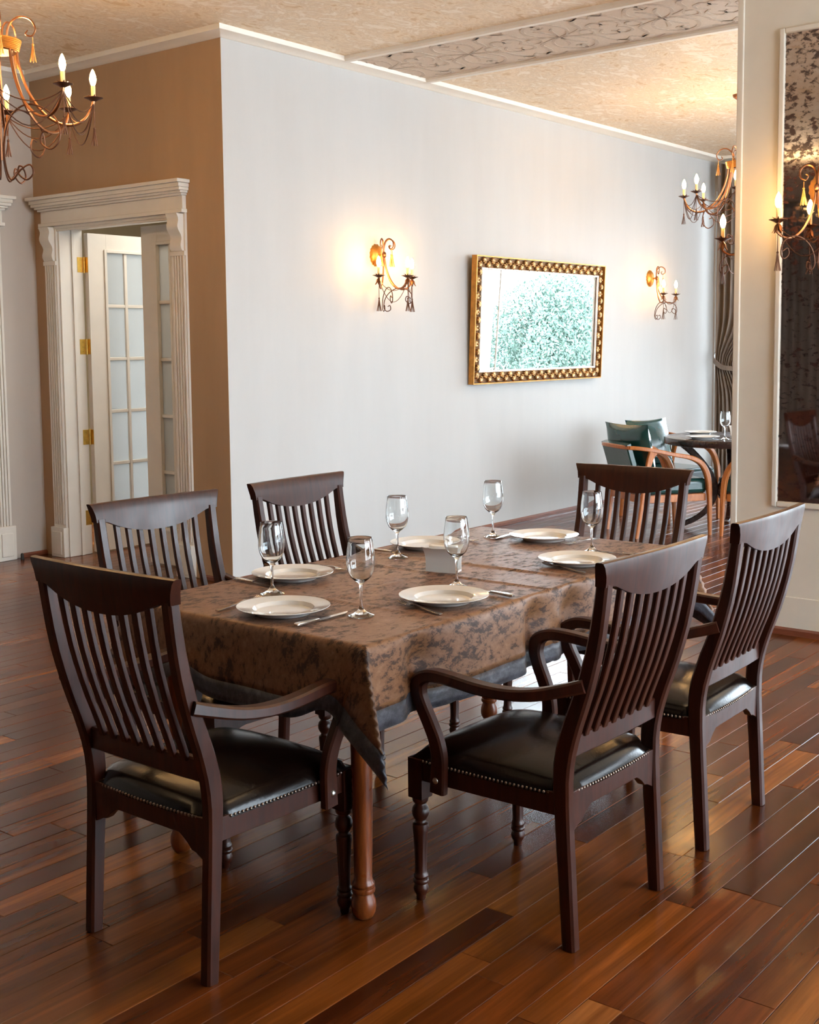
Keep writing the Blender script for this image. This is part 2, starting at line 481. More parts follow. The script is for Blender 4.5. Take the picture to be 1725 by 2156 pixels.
def plank_vs(a, b, v, rr):
    g = 0.0010; t = 0.0013
    h = rr.uniform(-0.0003, 0.0003)
    z0, z1 = -0.012, -0.0006 + h
    e = [rr.uniform(-0.00025, 0.00025) for _ in range(4)]
    x0, x1, y0, y1 = a + g * .6, b - g * .6, v + g * .5, v + PW - g * .5
    vs = [(x0, y0, z0), (x1, y0, z0), (x1, y1, z0), (x0, y1, z0),
          (x0, y0, z1 - t), (x1, y0, z1 - t), (x1, y1, z1 - t), (x0, y1, z1 - t),
          (x0 + t, y0 + t, z1 + e[0]), (x1 - t, y0 + t, z1 + e[1]), (x1 - t, y1 - t, z1 + e[2]), (x0 + t, y1 - t, z1 + e[3])]
    fs = [(0, 1, 5, 4), (1, 2, 6, 5), (2, 3, 7, 6), (3, 0, 4, 7), (4, 5, 9, 8), (5, 6, 10, 9), (6, 7, 11, 10), (7, 4, 8, 11), (8, 9, 10, 11)]
    return vs, fs
rest = MB()
for i, (a, b, v) in enumerate(allpl):
    vs_, fs_ = plank_vs(a, b, v, rng)
    if i in near:
        mb = MB(); mb.add(vs_, fs_)
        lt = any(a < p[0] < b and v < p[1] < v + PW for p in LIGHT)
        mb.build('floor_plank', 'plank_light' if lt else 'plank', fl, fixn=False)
    else: rest.add(vs_, fs_)
o = rest.build('floor_planks_far', 'plank', fl, fixn=False); o['kind'] = 'stuff'

# ceiling with the patterned beam strip and its mouldings
ce = struct(MB().box((UB_, VW, Z), (UE, 9.5, Z + 0.1)).build('ceiling', 'ceiling_paper'))
UA, UBm = 6.559, 7.472
MB().box((UA + 0.02, VW, Z - 0.006), (UBm - 0.02, V0 - 0.02, Z)).build('beam_panel', 'beam_paper', ce)
for uu in (UA, UBm):
    mb = MB(); mb.prism([(uu - 0.035, Z), (uu - 0.035, Z - 0.02), (uu - 0.02, Z - 0.032), (uu + 0.02, Z - 0.032), (uu + 0.035, Z - 0.02), (uu + 0.035, Z)], 1, VW, V0 - 0.02)
    mb.build('beam_moulding', 'crown_white', ce, fixn=True)
# scroll pattern of the strip: flat vine ribbons
def ribbon(mb, pts, w, z):
    P = smoothpts([(p[0], p[1], 0) for p in pts], 5); k = len(P); vs = []
    for i, p in enumerate(P):
        t = (P[min(i + 1, k - 1)] - P[max(i - 1, 0)]).normalized(); nn = Vector((-t.y, t.x, 0))
        ww = w * (0.35 + 0.65 * sin(pi * min(1, (i + 1.0) / k)))
        for q, zz in ((-ww, z), (ww, z), (ww, z - 0.0025), (-ww, z - 0.0025)): vs.append((p.x + nn.x * q, p.y + nn.y * q, zz))
    fs = []
    for i in range(k - 1):
        for a, b in ((0, 1), (1, 2), (2, 3), (3, 0)): fs.append((i * 4 + a, i * 4 + b, i * 4 + 4 + b, i * 4 + 4 + a))
    mb.add(vs, fs)
mb = MB(); um = (UA + UBm) / 2; L = 0.72; v = V0 - 0.1
def spir(cx, cy, r0, turns, a0, d, n=14):
    return [(cx + r0 * (1 - 0.82 * i / n) * cos(a0 + d * turns * 2 * pi * i / n), cy + r0 * (1 - 0.82 * i / n) * sin(a0 + d * turns * 2 * pi * i / n)) for i in range(n + 1)]
while v > 0:
    for sx in (-1, 1):
        for sy in (-1, 1):
            X = lambda x: um + sx * x
            Y = lambda y: v - L / 2 + sy * y
            ribbon(mb, [(X(0.0), Y(0.36)), (X(0.06), Y(0.27)), (X(0.19), Y(0.22)), (X(0.31), Y(0.27)), (X(0.35), Y(0.34)), (X(0.30), Y(0.38)), (X(0.25), Y(0.345)), (X(0.28), Y(0.315))], 0.013, Z - 0.006)
            ribbon(mb, [(X(0.0), Y(0.34)), (X(0.10), Y(0.16)), (X(0.25), Y(0.13)), (X(0.33), Y(0.06)), (X(0.27), Y(0.0))], 0.015, Z - 0.006)
            ribbon(mb, [(X(0.0), Y(0.05)), (X(0.06), Y(0.10)), (X(0.13), Y(0.09)), (X(0.16), Y(0.03)), (X(0.11), Y(0.0)), (X(0.07), Y(0.03))], 0.012, Z - 0.006)
            ribbon(mb, [(X(0.36), Y(0.20)), (X(0.40), Y(0.12)), (X(0.36), Y(0.04)), (X(0.30), Y(0.10)), (X(0.34), Y(0.13))], 0.010, Z - 0.006)
            ribbon(mb, [(X(0.02), Y(0.36)), (X(0.16), Y(0.33)), (X(0.22), Y(0.29))], 0.012, Z - 0.006)
            ribbon(mb, [(X(0.0), Y(0.22)), (X(0.05), Y(0.19)), (X(0.05), Y(0.14)), (X(0.0), Y(0.12))], 0.010, Z - 0.006)
    v -= L
o = mb.build('scroll_pattern', 'beam_scroll', ce, fixn=False); o['kind'] = 'stuff'

# walls
T = 0.2
struct(MB().box((U0, V0, 0), (UE + 0.2, V0 + T, Z)).build('wall_right', 'wall_grey'))
DV0, DV1, DZ = 6.32, 7.56, 2.41
mb = MB(); mb.box((U0, V0 + T, 0), (U0 + T, DV0, Z)); mb.box((U0, DV1, 0), (U0 + T, V1 + T, Z)); mb.box((U0, DV0, DZ), (U0 + T, DV1, Z))
mb.box((U0, V0 + 0.0005, 0), (U0 + 0.0004, V0 + T, Z))
# keep the tan paper flush with the corner
o = struct(mb.build('wall_left', 'wall_tan'))
o2 = MB().box((U0 - 0.0015, V0 + 0.0, 0), (U0, V0 + T, Z)).build('wallpaper_return', 'wall_tan', o)
struct(MB().box((UB_, V1, 0), (U0, V1 + T, Z)).build('wall_far_left', 'wall_beige'))
struct(MB().box((UB_ - T, VW, 0), (UB_, V1 + T, Z)).build('wall_behind', 'wall_brown'))
# window wall on the viewer's right (v = VW) with four openings
def win_wall(name, axis, pos, a0, a1, ops, thick, matn, sill, head):
    mb = MB(); cur = a0
    def bx(p, q, z0, z1):
        if axis == 1: mb.box((p, pos, z0), (q, pos + thick, z1))
        else: mb.box((pos, p, z0), (pos + thick, q, z1))
    for (p, q) in ops:
        if p > cur: bx(cur, p, 0, Z)
        bx(p, q, 0, sill); bx(p, q, head, Z); cur = q
    if cur < a1: bx(cur, a1, 0, Z)
    return struct(mb.build(name, matn))
OPS = [(1.7, 2.8), (3.0, 5.6), (5.8, 8.5), (8.7, 10.7), (10.9, 12.5)]
win_wall('wall_windows', 1, VW - 0.25, UB_, UE, OPS, 0.25, 'wall_grey', 0.12, 3.15)
OPE = [(-3.4, -0.4), (-0.2, 5.80)]
win_wall('wall_end', 0, UE, VW, V0, OPE, 0.25, 'wall_grey', 0.12, 3.15)
struct(MB().box((UE + 1.30, 1.20, -0.15), (UE + 1.55, 1.74, 4.2)).build('wall_frame_standin', 'trim_white'))  # white post added outside, stands in for the bright door frame in the mirror
def window(name, axis, pos, p, q, z0, z1, nm, nh, mw=0.03):
    mb = MB()
    def bx(a, b, c, d, w=0.03):
        if axis == 1: mb.box((a, pos - w, c), (b, pos + w, d))
        else: mb.box((pos - w, a, c), (pos + w, b, d))
    bx(p, p + 0.07, z0, z1); bx(q - 0.07, q, z0, z1); bx(p + 0.07, q - 0.07, z0, z0 + 0.07); bx(p + 0.07, q - 0.07, z1 - 0.07, z1)
    for i in range(1, nm): c = p + (q - p) * i / nm; bx(c - mw, c + mw, z0 + 0.07, z1 - 0.07, 0.028 if mw > 0.02 else 0.006)
    for i in range(1, nh): c = z0 + (z1 - z0) * i / nh; bx(p + 0.07, q - 0.07, c - 0.02, c + 0.02, 0.026)
    f = struct(mb.build(name, 'trim_white'))
    mb = MB()
    for i in range(nm):
        a = p + (q - p) * i / nm + 0.031; b = p + (q - p) * (i + 1) / nm - 0.031
        mb = MB()
        if axis == 1: mb.box((a, pos - 0.003, z0 + 0.05), (b, pos + 0.003, z1 - 0.05))
        else: mb.box((pos - 0.003, a, z0 + 0.05), (pos + 0.003, b, z1 - 0.05))
        # single sheet
        mb2 = MB()
        if axis == 1: mb2.add([(a, pos, z0 + .05), (b, pos, z0 + .05), (b, pos, z1 - .05), (a, pos, z1 - .05)], [(0, 1, 2, 3)])
        else: mb2.add([(pos, a, z0 + .05), (pos, b, z0 + .05), (pos, b, z1 - .05), (pos, a, z1 - .05)], [(0, 1, 2, 3)])
        mb2.build('pane', 'window_glass', f, fixn=False)
    return f
for i, (p, q) in enumerate(OPS):
    window('window_%d' % (i + 1), 1, VW - 0.12, p, q, 0.12, 3.15, 2, 1)
    portal('daylight_portal', ((p + q) / 2, VW + 0.01, 1.65), (radians(-90), 0, 0), q - p, 3.0)
for i, (p, q) in enumerate(OPE):
    window('window_%d' % (i + 6), 0, UE + 0.12, p, q, 0.12, 3.15, 1 + i, 1, 0.010)
    portal('daylight_portal', (UE - 0.01, (p + q) / 2, 1.63), (0, radians(90), 0), 3.03, q - p)

# crown battens under the ceiling
def crown(name, pts_a, pts_b, inward):
    pass
ce_prof = [(0.0, Z - 0.045), (0.03, Z - 0.045), (0.05, Z - 0.034), (0.12, Z - 0.030), (0.125, Z - 0.018), (0.125, Z), (0.0, Z)]
def crown_run(name, fa, fb):
    k = len(ce_prof); vs = [fa(d, z) for d, z in ce_prof] + [fb(d, z) for d, z in ce_prof]
    fs = [tuple(range(k)), tuple(range(2 * k - 1, k - 1, -1))] + [(i, i + k, (i + 1) % k + k, (i + 1) % k) for i in range(k)]
    mb = MB(); mb.add(vs, fs); return struct(mb.build(name, 'crown_white'))
crown_run('trim_1', lambda d, z: (U0 - d, V0 - d, z), lambda d, z: (UE, V0 - d, z))
crown_run('trim_2', lambda d, z: (U0 - d, V0 - d, z), lambda d, z: (U0 - d, V1 - d, z))
crown_run('trim_3', lambda d, z: (UB_, V1 - d, z), lambda d, z: (U0 - d, V1 - d, z))
mb = MB(); mb.prism([(UE - d, z) for d, z in ce_prof], 1, VW, V0 - 0.13); struct(mb.build('trim_4', 'crown_white'))
# baseboards
mb = MB(); mb.prism([(V0, 0), (V0 - 0.018, 0), (V0 - 0.016, 0.022), (V0, 0.034)], 0, U0, UE); struct(mb.build('baseboard_right', 'base_wood'))
mb = MB(); mb.prism([(U0, 0), (U0 - 0.016, 0), (U0 - 0.014, 0.02), (U0, 0.03)], 1, V0 + 0.01, 6.12); struct(mb.build('baseboard_left', 'base_wood'))
mb = MB(); mb.prism([(V1, 0), (V1 - 0.016, 0), (V1 - 0.014, 0.02), (V1, 0.03)], 0, 5.27, U0 - 0.0); struct(mb.build('baseboard_far_left', 'base_wood'))

# room behind the door
mb = MB(); mb.box((8.6, V0 + T, 0), (8.7, 9.5, Z)); struct(mb.build('wall_hall_end', 'wall_beige'))
mb = MB(); mb.box((U0 + T, 9.3, 0), (8.6, 9.4, Z)); struct(mb.build('wall_hall_side', 'wall_olive'))
mb = MB(); mb.box((U0 + T, V0 + T, 2.9), (8.6, 9.3, 2.95)); struct(mb.build('ceiling_hall', 'wall_olive'))
hl = bpy.data.lights.new('hall_light', 'AREA'); hl.shape = 'RECTANGLE'; hl.size = 1.6; hl.size_y = 0.8; hl.energy = 24; hl.color = (1, 0.93, 0.82)
ho = bpy.data.objects.new('hall_light', hl); col.objects.link(ho); ho.location = (6.75, 6.75, 2.85)

# door casing (door_1)
d1 = empty('door_1', (U0, (DV0 + DV1) / 2, 0)); d1['kind'] = 'structure'
d1i = Vector((U0, (DV0 + DV1) / 2, 0))
def dpart(mb, name, mat, **k):
    o = mb.build(name, mat, d1, **k); o.location = -d1i; return o
CR = 6.172; CL = 7.698
# cornice: stepped crown swept as three-sided prism along v
mb = MB()
prof = [(0.0, 2.43), (0.02, 2.43), (0.02, 2.445), (0.032, 2.445), (0.032, 2.50), (0.045, 2.515), (0.06, 2.53), (0.075, 2.555), (0.08, 2.585), (0.095, 2.59), (0.095, 2.615), (0.0, 2.615)]
# build as stacked boxes with growing projection
for (pr_, z0, z1) in ((0.028, 2.405, 2.43), (0.014, 2.43, 2.515), (0.03, 2.515, 2.53), (0.045, 2.53, 2.545), (0.062, 2.545, 2.565), (0.07, 2.565, 2.592), (0.088, 2.592, 2.615)):
    mb.box((U0 - pr_ - 0.02, CR - pr_ * 0.55 + 0.01, z0), (U0, CL + pr_ * 1.1 - 0.01, z1))
dpart(mb, 'door_cornice', 'trim_white', bevel=0.003)
mb = MB(); mb.box((U0 - 0.012, DV0 - 0.02, 2.37), (U0 + 0.0, DV1 + 0.02, 2.405)); mb.box((U0 - 0.022, DV0 - 0.02, 2.385), (U0, DV1 + 0.02, 2.405))
dpart(mb, 'door_head', 'trim_white', bevel=0.002)
for (va, vb) in ((CR, CR + 0.14), (DV1 - 0.005, CL)):
    wdt = vb - va
    mb = MB(); mb.box((U0 - 0.018, va, 0.22), (U0, vb, 2.405))
    nf = 4
    for i in range(nf + 1):
        c = va + 0.02 + (wdt - 0.04) * i / nf
        mb.box((U0 - 0.026, c - 0.008, 0.24), (U0 - 0.018, c + 0.008, 2.13))
    mb.box((U0 - 0.030, va, 2.13), (U0 - 0.018, vb, 2.16))
    dpart(mb, 'pilaster', 'trim_white', bevel=0.002)
    mb = MB(); mb.box((U0 - 0.045, va - 0.006, 0), (U0, vb + 0.006, 0.22)); mb.box((U0 - 0.052, va + 0.02, 0.02), (U0 - 0.045, vb - 0.02, 0.19))
    dpart(mb, 'plinth', 'trim_white', bevel=0.003)
    mb = MB(); pts = []
    for k in range(17):
        t = k / 16; z = 2.16 + 0.24 * t
        pts.append((U0 - 0.032 - 0.045 * t ** 1.1 - 0.010 * sin(t * 4 * pi), z))
    mb.prism([(U0 - 0.018, 2.16)] + pts + [(U0 - 0.018, 2.40)], 1, va + 0.015, vb - 0.015)
    dpart(mb, 'corbel', 'trim_white', bevel=0.002)
# jambs
mb = MB(); mb.box((U0, DV1 - 0.02, 0), (U0 + T, DV1, DZ)); mb.box((U0, DV0, 0), (U0 + T, DV0 + 0.02, DZ)); mb.box((U0, DV0, DZ - 0.02), (U0 + T, DV1, DZ))
mb.box((U0 + 0.10, DV1 - 0.032, 0), (U0 + 0.125, DV1 - 0.02, DZ - 0.02))
dpart(mb, 'jamb', 'door_white', bevel=0.002)
UH = U0 + T + 0.012
LW = 0.60; LH = 2.37; LT = 0.042
def leaf(name, x_of, ncol, panes_col):
    root = None
def door_leaf(p0, dirv, nrm, width, cols, x_in0, x_in1, zr=(0.272, 2.235), rowsn=5):
    # p0 hinge corner; dirv along the width; nrm thickness direction; returns object
    mb = MB()
    def B(a, b, z0, z1, t0, t1, mb=mb):
        vs = []
        for z in (z0, z1):
            for (s_, t_) in ((a, t0), (b, t0), (b, t1), (a, t1)):
                q = p0 + dirv * s_ + nrm * t_; vs.append((q.x, q.y, z))
        mb.add(vs, [(0, 3, 2, 1), (4, 5, 6, 7), (0, 1, 5, 4), (1, 2, 6, 5), (2, 3, 7, 6), (3, 0, 4, 7)])
    z0, z1 = zr
    B(0, x_in0, 0.012, LH, 0, LT); B(x_in1, width, 0.012, LH, 0, LT); B(x_in0, x_in1, z1, LH, 0, LT); B(x_in0, x_in1, 0.012, z0, 0, LT)
    # raised bead around the glazing
    for t0, t1 in ((-0.010, 0.0), (LT, LT + 0.010)):
        B(x_in0 - 0.022, x_in0, z0 - 0.022, z1 + 0.022, t0, t1); B(x_in1, x_in1 + 0.022, z0 - 0.022, z1 + 0.022, t0, t1)
        B(x_in0, x_in1, z1, z1 + 0.022, t0, t1); B(x_in0, x_in1, z0 - 0.022, z0, t0, t1)
    lf = mb.build('door_leaf', 'door_white', d1, bevel=0.002); lf.location = -d1i
    # muntins
    for i in range(1, cols):
        c = x_in0 + (x_in1 - x_in0) * i / cols
        m2 = MB(); B(c - 0.013, c + 0.013, z0, z1, 0.002, LT - 0.002, m2); q = m2.build('muntin', 'door_white', lf, bevel=0.004)
    for k in range(1, rowsn):
        z = z1 + (z0 - z1) * k / rowsn
        for i in range(cols):
            a = x_in0 + (x_in1 - x_in0) * i / cols; b = x_in0 + (x_in1 - x_in0) * (i + 1) / cols
            m2 = MB(); B(a + (0.013 if i else 0), b - (0.013 if i < cols - 1 else 0), z - 0.012, z + 0.012, 0.004, LT - 0.004, m2); m2.build('muntin', 'door_white', lf, bevel=0.003)
    for k in range(rowsn):
        for i in range(cols):
            a = x_in0 + (x_in1 - x_in0) * i / cols; b = x_in0 + (x_in1 - x_in0) * (i + 1) / cols
            za = z1 + (z0 - z1) * (k + 1) / rowsn; zb = z1 + (z0 - z1) * k / rowsn
            m2 = MB(); B(a, b, za, zb, LT / 2 - 0.003, LT / 2 + 0.003, m2); m2.build('pane', 'frosted_pane', lf)
    return lf
# open leaf: hinged on the left jamb, swung 90 degrees into the hall; visible face towards -v
lf1 = door_leaf(Vector((UH + 0.005, DV1 - 0.060, 0)), Vector((1, 0, 0)), Vector((0, 1, 0)), LW, 2, 0.165, 0.525)
lf2 = door_leaf(Vector((U0 + T - 0.03, DV0 + 0.022, 0)), Vector((0, 1, 0)), Vector((1, 0, 0)), 0.500, 2, 0.085, 0.335)
for z in (2.14, 1.543, 0.876, 0.275):
    mb = MB()
    mb.box((UH - 0.062, DV1 - 0.0225, z - 0.055), (UH - 0.012, DV1 - 0.019, z + 0.055))
    mb.box((UH + 0.002, DV1 - 0.058, z - 0.055), (UH + 0.0048, DV1 - 0.022, z + 0.055))
    mb.lathe([(0.0065, -0.058), (0.0065, 0.058)], (UH - 0.006, DV1 - 0.028, z), 10)
    for k in (-1, 1):
        for zz in (-0.035, 0, 0.035):
            mb.ball((UH - 0.037, DV1 - 0.0235, z + zz), 0.0035, 6, 4)
    dpart(mb, 'hinge', 'brass')

# second door casing on the far left wall (door_2), only its right pilaster shows
d2 = empty('door_2', (4.5, V1, 0)); d2['kind'] = 'structure'; d2i = Vector((4.5, V1, 0))
def d2p(mb, name, mat, **k):
    o = mb.build(name, mat, d2, **k); o.location = -d2i; return o
mb = MB()
for (pr_, z0, z1) in ((0.028, 2.405, 2.43), (0.014, 2.43, 2.515), (0.03, 2.515, 2.53), (0.045, 2.53, 2.545), (0.062, 2.545, 2.565), (0.07, 2.565, 2.592), (0.088, 2.592, 2.615)):
    mb.box((3.7 - pr_, V1 - pr_ - 0.02, z0), (5.19 + pr_, V1, z1))
d2p(mb, 'door_cornice', 'trim_white', bevel=0.003)
for ua in (3.72, 5.06):
    mb = MB(); mb.box((ua, V1 - 0.018, 0.22), (ua + 0.135, V1, 2.405))
    for i in range(5):
        c = ua + 0.02 + 0.095 * i / 4; mb.box((c - 0.007, V1 - 0.03, 0.24), (c + 0.007, V1 - 0.018, 2.13))
    d2p(mb, 'pilaster', 'trim_white', bevel=0.002)
    mb = MB(); mb.box((ua - 0.006, V1 - 0.045, 0), (ua + 0.15, V1, 0.25)); mb.box((ua + 0.025, V1 - 0.052, 0.03), (ua + 0.12, V1 - 0.045, 0.20))
    d2p(mb, 'plinth', 'trim_white', bevel=0.003)
mb = MB(); mb.box((3.86, V1 - 0.01, 0.01), (5.06, V1, 2.40)); d2p(mb, 'door_leaf', 'door_white')
ds = MB().lathe([(0.014, 0), (0.012, 0.02), (0.012, 0.035), (0.006, 0.045)], (0, 0, 0), 12).build('door_stop', 'rubber')
ds.location = (5.235, V1 - 0.07, 0); tag(ds, 'small black door stop on the floor at the far-left door plinth', 'door stop')

# pillar with the antique mirror
UC, VC = 6.259, 2.738
pil = struct(MB().box((UC, 1.52, 0), (UC + 0.55, VC - 0.006, Z)).build('wall_pillar', 'column_paint', bevel=0.004))
mb = MB(); mb.box((UC - 0.010, VC - 0.034, 0.03), (UC + 0.03, VC, Z)); mb.build('corner_bead', 'column_paint', pil, bevel=0.005)
mb = MB(); mb.box((UC - 0.012, 1.52, 0.03), (UC, VC - 0.034, 0.20)); mb.build('pillar_plinth', 'column_paint', pil, bevel=0.004)
mb = MB(); mb.prism([(UC - 0.012, 0.0), (UC - 0.040, 0.0), (UC - 0.036, 0.028), (UC - 0.012, 0.036)], 1, 1.52, VC); mb.build('base_moulding', 'base_wood', pil)
PV0, PV1, PZ0, PZ1 = 1.75, 2.510, 0.672, 3.122
mb = MB()
for a, b in (((UC - 0.018, PV1 - 0.030, PZ0), (UC, PV1, PZ1)), ((UC - 0.018, PV0, PZ0), (UC, PV0 + 0.03, PZ1)), ((UC - 0.018, PV0 + 0.03, PZ1 - 0.03), (UC, PV1 - 0.03, PZ1)), ((UC - 0.018, PV0 + 0.03, PZ0), (UC, PV1 - 0.03, PZ0 + 0.03))): mb.box(a, b)
mb.build('panel_moulding', 'column_paint', pil, bevel=0.006)
mb = MB(); mb.box((UC - 0.004, PV0 + 0.028, PZ0 + 0.028), (UC + 0.0, PV1 - 0.028, PZ1 - 0.028)); mb.build('antique_mirror_panel', 'antique_mirror', pil)

# ================================================================== DINING CHAIR
PX = [(0, 0.0), (0.2, 0.012), (0.42, 0.024), (0.50, 0.018), (0.58, -0.004), (0.68, -0.040), (0.80, -0.074), (0.92, -0.095), (1.02, -0.108)]
px = lambda z: sinterp(PX, z)
YS = lambda z: 0.2265 + (0.240 - 0.2265) * max(0, (z - 0.4) / 0.6)
def make_chair():
    root = empty('dining_chair', (0, 0, 0))
    for s in (1, -1):
        zs = [0, 0.1, 0.2, 0.3, 0.38, 0.44, 0.48, 0.52, 0.56, 0.60, 0.64, 0.68, 0.73, 0.78, 0.84, 0.90, 0.965]
        pts = [(px(z), s * YS(z), z) for z in zs]
        dd = [interp([(0, 0.038), (0.35, 0.044), (0.5, 0.050), (0.7, 0.042), (1, 0.032)], z) for z in zs]
        MB().sweep(pts, [0.034] * len(zs), dd, (0, 1, 0)).build('rear_leg', 'chair_wood', root)
    # crest rail
    mb = MB(); n = 36; vs = []; fs = []
    def half(z): return interp([(0.955, 0.2585), (0.98, 0.2605), (1.0, 0.2665), (1.02, 0.277)], z)
    cols_ = []
    for i in range(n + 1):
        t = -1 + 2 * i / n; ya = t * 0.2585
        ay = abs(ya)
        if ay > 0.222: zb = 0.957
        elif ay > 0.208: zb = 0.957 - (0.222 - ay) / 0.014 * 0.004
        else: zb = 0.908 + 0.045 * (ay / 0.208) ** 2.2
        zs = [zb, zb + (0.985 - zb) * 0.5, 0.985, 1.008, 1.018, 1.020]
        ring = []
        for k, z in enumerate(zs):
            y = t * half(max(z, 0.957))
            th = [0.015, 0.0155, 0.0155, 0.0145, 0.011, 0.006][k]
            xx = px(z) - 0.012 * (1 - t * t)
            ring.append((xx - th, y, z))
        for k in range(5, -1, -1):
            z = zs[k]; y = t * half(max(z, 0.957)); th = [0.015, 0.0155, 0.0155, 0.0145, 0.011, 0.006][k]
            xx = px(z) - 0.012 * (1 - t * t); ring.append((xx + th, y, z))
        cols_.append(ring)
    for ring in cols_: vs += ring
    m_ = 12
    for i in range(n):
        for j in range(m_):
            j2 = (j + 1) % m_; fs.append((i * m_ + j, i * m_ + j2, (i + 1) * m_ + j2, (i + 1) * m_ + j))
    fs.append(tuple(range(m_))); fs.append(tuple(n * m_ + j for j in reversed(range(m_))))
    mb.add(vs, fs, True); mb.build('crest_rail', 'chair_wood', root)
    # slats
    for i in range(8):
        t = (i + 1) / 9 * 2 - 1
        zs = [0.548, 0.58, 0.62, 0.66, 0.70, 0.75, 0.80, 0.86, 0.93]
        top = 0.912 + 0.045 * abs(t * 1.0) ** 2.2
        zs[-1] = top + 0.004
        pts = [(px(z) - 0.004 - 0.010 * (1 - t * t) * (z - 0.5) / 0.5, t * (0.205 + 0.012 * (z - 0.55) / 0.4), z) for z in zs]
        MB().sweep(pts, 0.021, 0.015, (0, 1, 0)).build('slat', 'chair_wood', root)
    # lower back rail
    mb = MB(); pts = [(px(0.53) + 0.002 - 0.004 * (1 - (y / 0.21) ** 2), y, 0.527) for y in [-0.213 + 0.0426 * i for i in range(11)]]
    mb.sweep(pts, 0.058, 0.024, (0, 0, 1)); mb.build('lower_rail', 'chair_wood', root)
    # seat rails
    def rail(name, p0, p1, z0, z1, th, scal):
        P0 = Vector(p0); P1 = Vector(p1); d = P1 - P0; L_ = d.length; d.normalize(); nn = Vector((-d.y, d.x))
        prof = []
        k = 28
        for i in range(k + 1):
            s_ = L_ * i / k; e = min(s_, L_ - s_)
            z = z0
            if scal:
                if e < 0.085: z = z0 - scal * (1 - (e / 0.085)) ** 0.8 - (0.006 if 0.035 < e < 0.06 else 0)
            prof.append((s_, z))
        vs = []
        for off in (-th / 2, th / 2):
            for (s_, z) in prof:
                q = P0 + d * s_ + nn * off; vs.append((q.x, q.y, z))
            for (s_, z) in prof:
                q = P0 + d * s_ + nn * off; vs.append((q.x, q.y, z1))
        K = k + 1; fs = []
        for i in range(k):
            fs.append((i, i + 1, K + i + 1, K + i)); fs.append((2 * K + i, 3 * K + i, 3 * K + i + 1, 2 * K + i + 1))
            fs.append((i, 2 * K + i, 2 * K + i + 1, i + 1)); fs.append((K + i, K + i + 1, 3 * K + i + 1, 3 * K + i))
        fs.append((0, K, 3 * K, 2 * K)); fs.append((k, 2 * K + k, 3 * K + k, K + k))
        m2 = MB(); m2.add(vs, fs); return m2.build(name, 'chair_wood', root, bevel=0.0015)
    rail('back_rail', (0.018, -0.212), (0.018, 0.212), 0.352, 0.408, 0.024, 0.052)
    for s in (1, -1): rail('side_rail', (0.03, s * 0.228), (0.478, s * 0.243), 0.348, 0.408, 0.024, 0)
    rail('front_rail', (0.488, -0.225), (0.488, 0.225), 0.350, 0.408, 0.022, 0.03)
    # front legs
    prof = [(0.012, 0), (0.013, 0.006), (0.0125, 0.012), (0.0195, 0.024), (0.0215, 0.034), (0.0175, 0.046), (0.0215, 0.050), (0.0225, 0.055), (0.0205, 0.060), (0.0175, 0.062), (0.0205, 0.066), (0.0205, 0.071), (0.0175, 0.075), (0.0165, 0.082),
            (0.0168, 0.095), (0.0185, 0.14), (0.0215, 0.195), (0.0225, 0.210), (0.0215, 0.219), (0.0155, 0.223), (0.0145, 0.229), (0.0185, 0.234), (0.0235, 0.245), (0.0245, 0.255), (0.0220, 0.266), (0.0155, 0.273), (0.0150, 0.277), (0.0200, 0.281), (0.0225, 0.287), (0.0225, 0.293), (0.0185, 0.298)]
    for s in (1, -1):
        mb = MB(); mb.lathe(prof, (0.483, s * 0.238, 0), 32, (0.09, 0.205, 10)); mb.box((0.459, s * 0.238 - 0.024, 0.296), (0.507, s * 0.238 + 0.024, 0.409))
        mb.build('front_leg', 'chair_wood', root)
    # seat cushion
    mb = MB(); n = 26; vs = []; fs = []
    lv = []
    for i in range(n + 1):
        for j in range(n + 1):
            a = -1 + 2 * i / n; b = -1 + 2 * j / n
            # round the square a little
            ax = a * (1 - 0.035 * b * b); bx_ = b * (1 - 0.035 * a * a)
            hw = 0.205 + (0.255 - 0.205) * min(1.0, max(0, (ax + 1) / 2 / 0.35))
            if ax > -0.3: hw = 0.252
            hw = interp([(-1, 0.206), (-0.86, 0.208), (-0.80, 0.246), (1, 0.262)], ax)
            e = (1 - abs(a) ** 5) * (1 - abs(b) ** 5)
            dome = (1 - a * a) * (1 - b * b)
            z = 0.410 + 0.042 * max(0, e) ** 0.42 + 0.022 * dome
            x = 0.255 + ax * 0.252; y = bx_ * hw
            vs.append((x, y, z))
    K = n + 1
    for i in range(n):
        for j in range(n): fs.append((i * K + j, (i + 1) * K + j, (i + 1) * K + j + 1, i * K + j + 1))
    per = [(i, 0) for i in range(n + 1)] + [(n, j) for j in range(1, n + 1)] + [(i, n) for i in range(n - 1, -1, -1)] + [(0, j) for j in range(n - 1, 0, -1)]
    b0 = len(vs); cx = 0.255
    for (i, j) in per:
        x, y, z = vs[i * K + j]; vs.append((x, y, 0.398))
    P_ = len(per)
    for k in range(P_):
        k2 = (k + 1) % P_; i, j = per[k]; i2, j2 = per[k2]
        fs.append((i * K + j, i2 * K + j2, b0 + k2, b0 + k))
    fs.append(tuple(b0 + k for k in range(P_)))
    mb.add(vs, fs, True); cu = mb.build('seat', 'leather_black', root)
    # nail heads along the lower edge of the leather
    mb = MB()
    ring = [Vector(vs[b0 + k]) for k in range(P_)]; ring.append(ring[0])
    acc = 0; step = 0.0125; nxt = 0
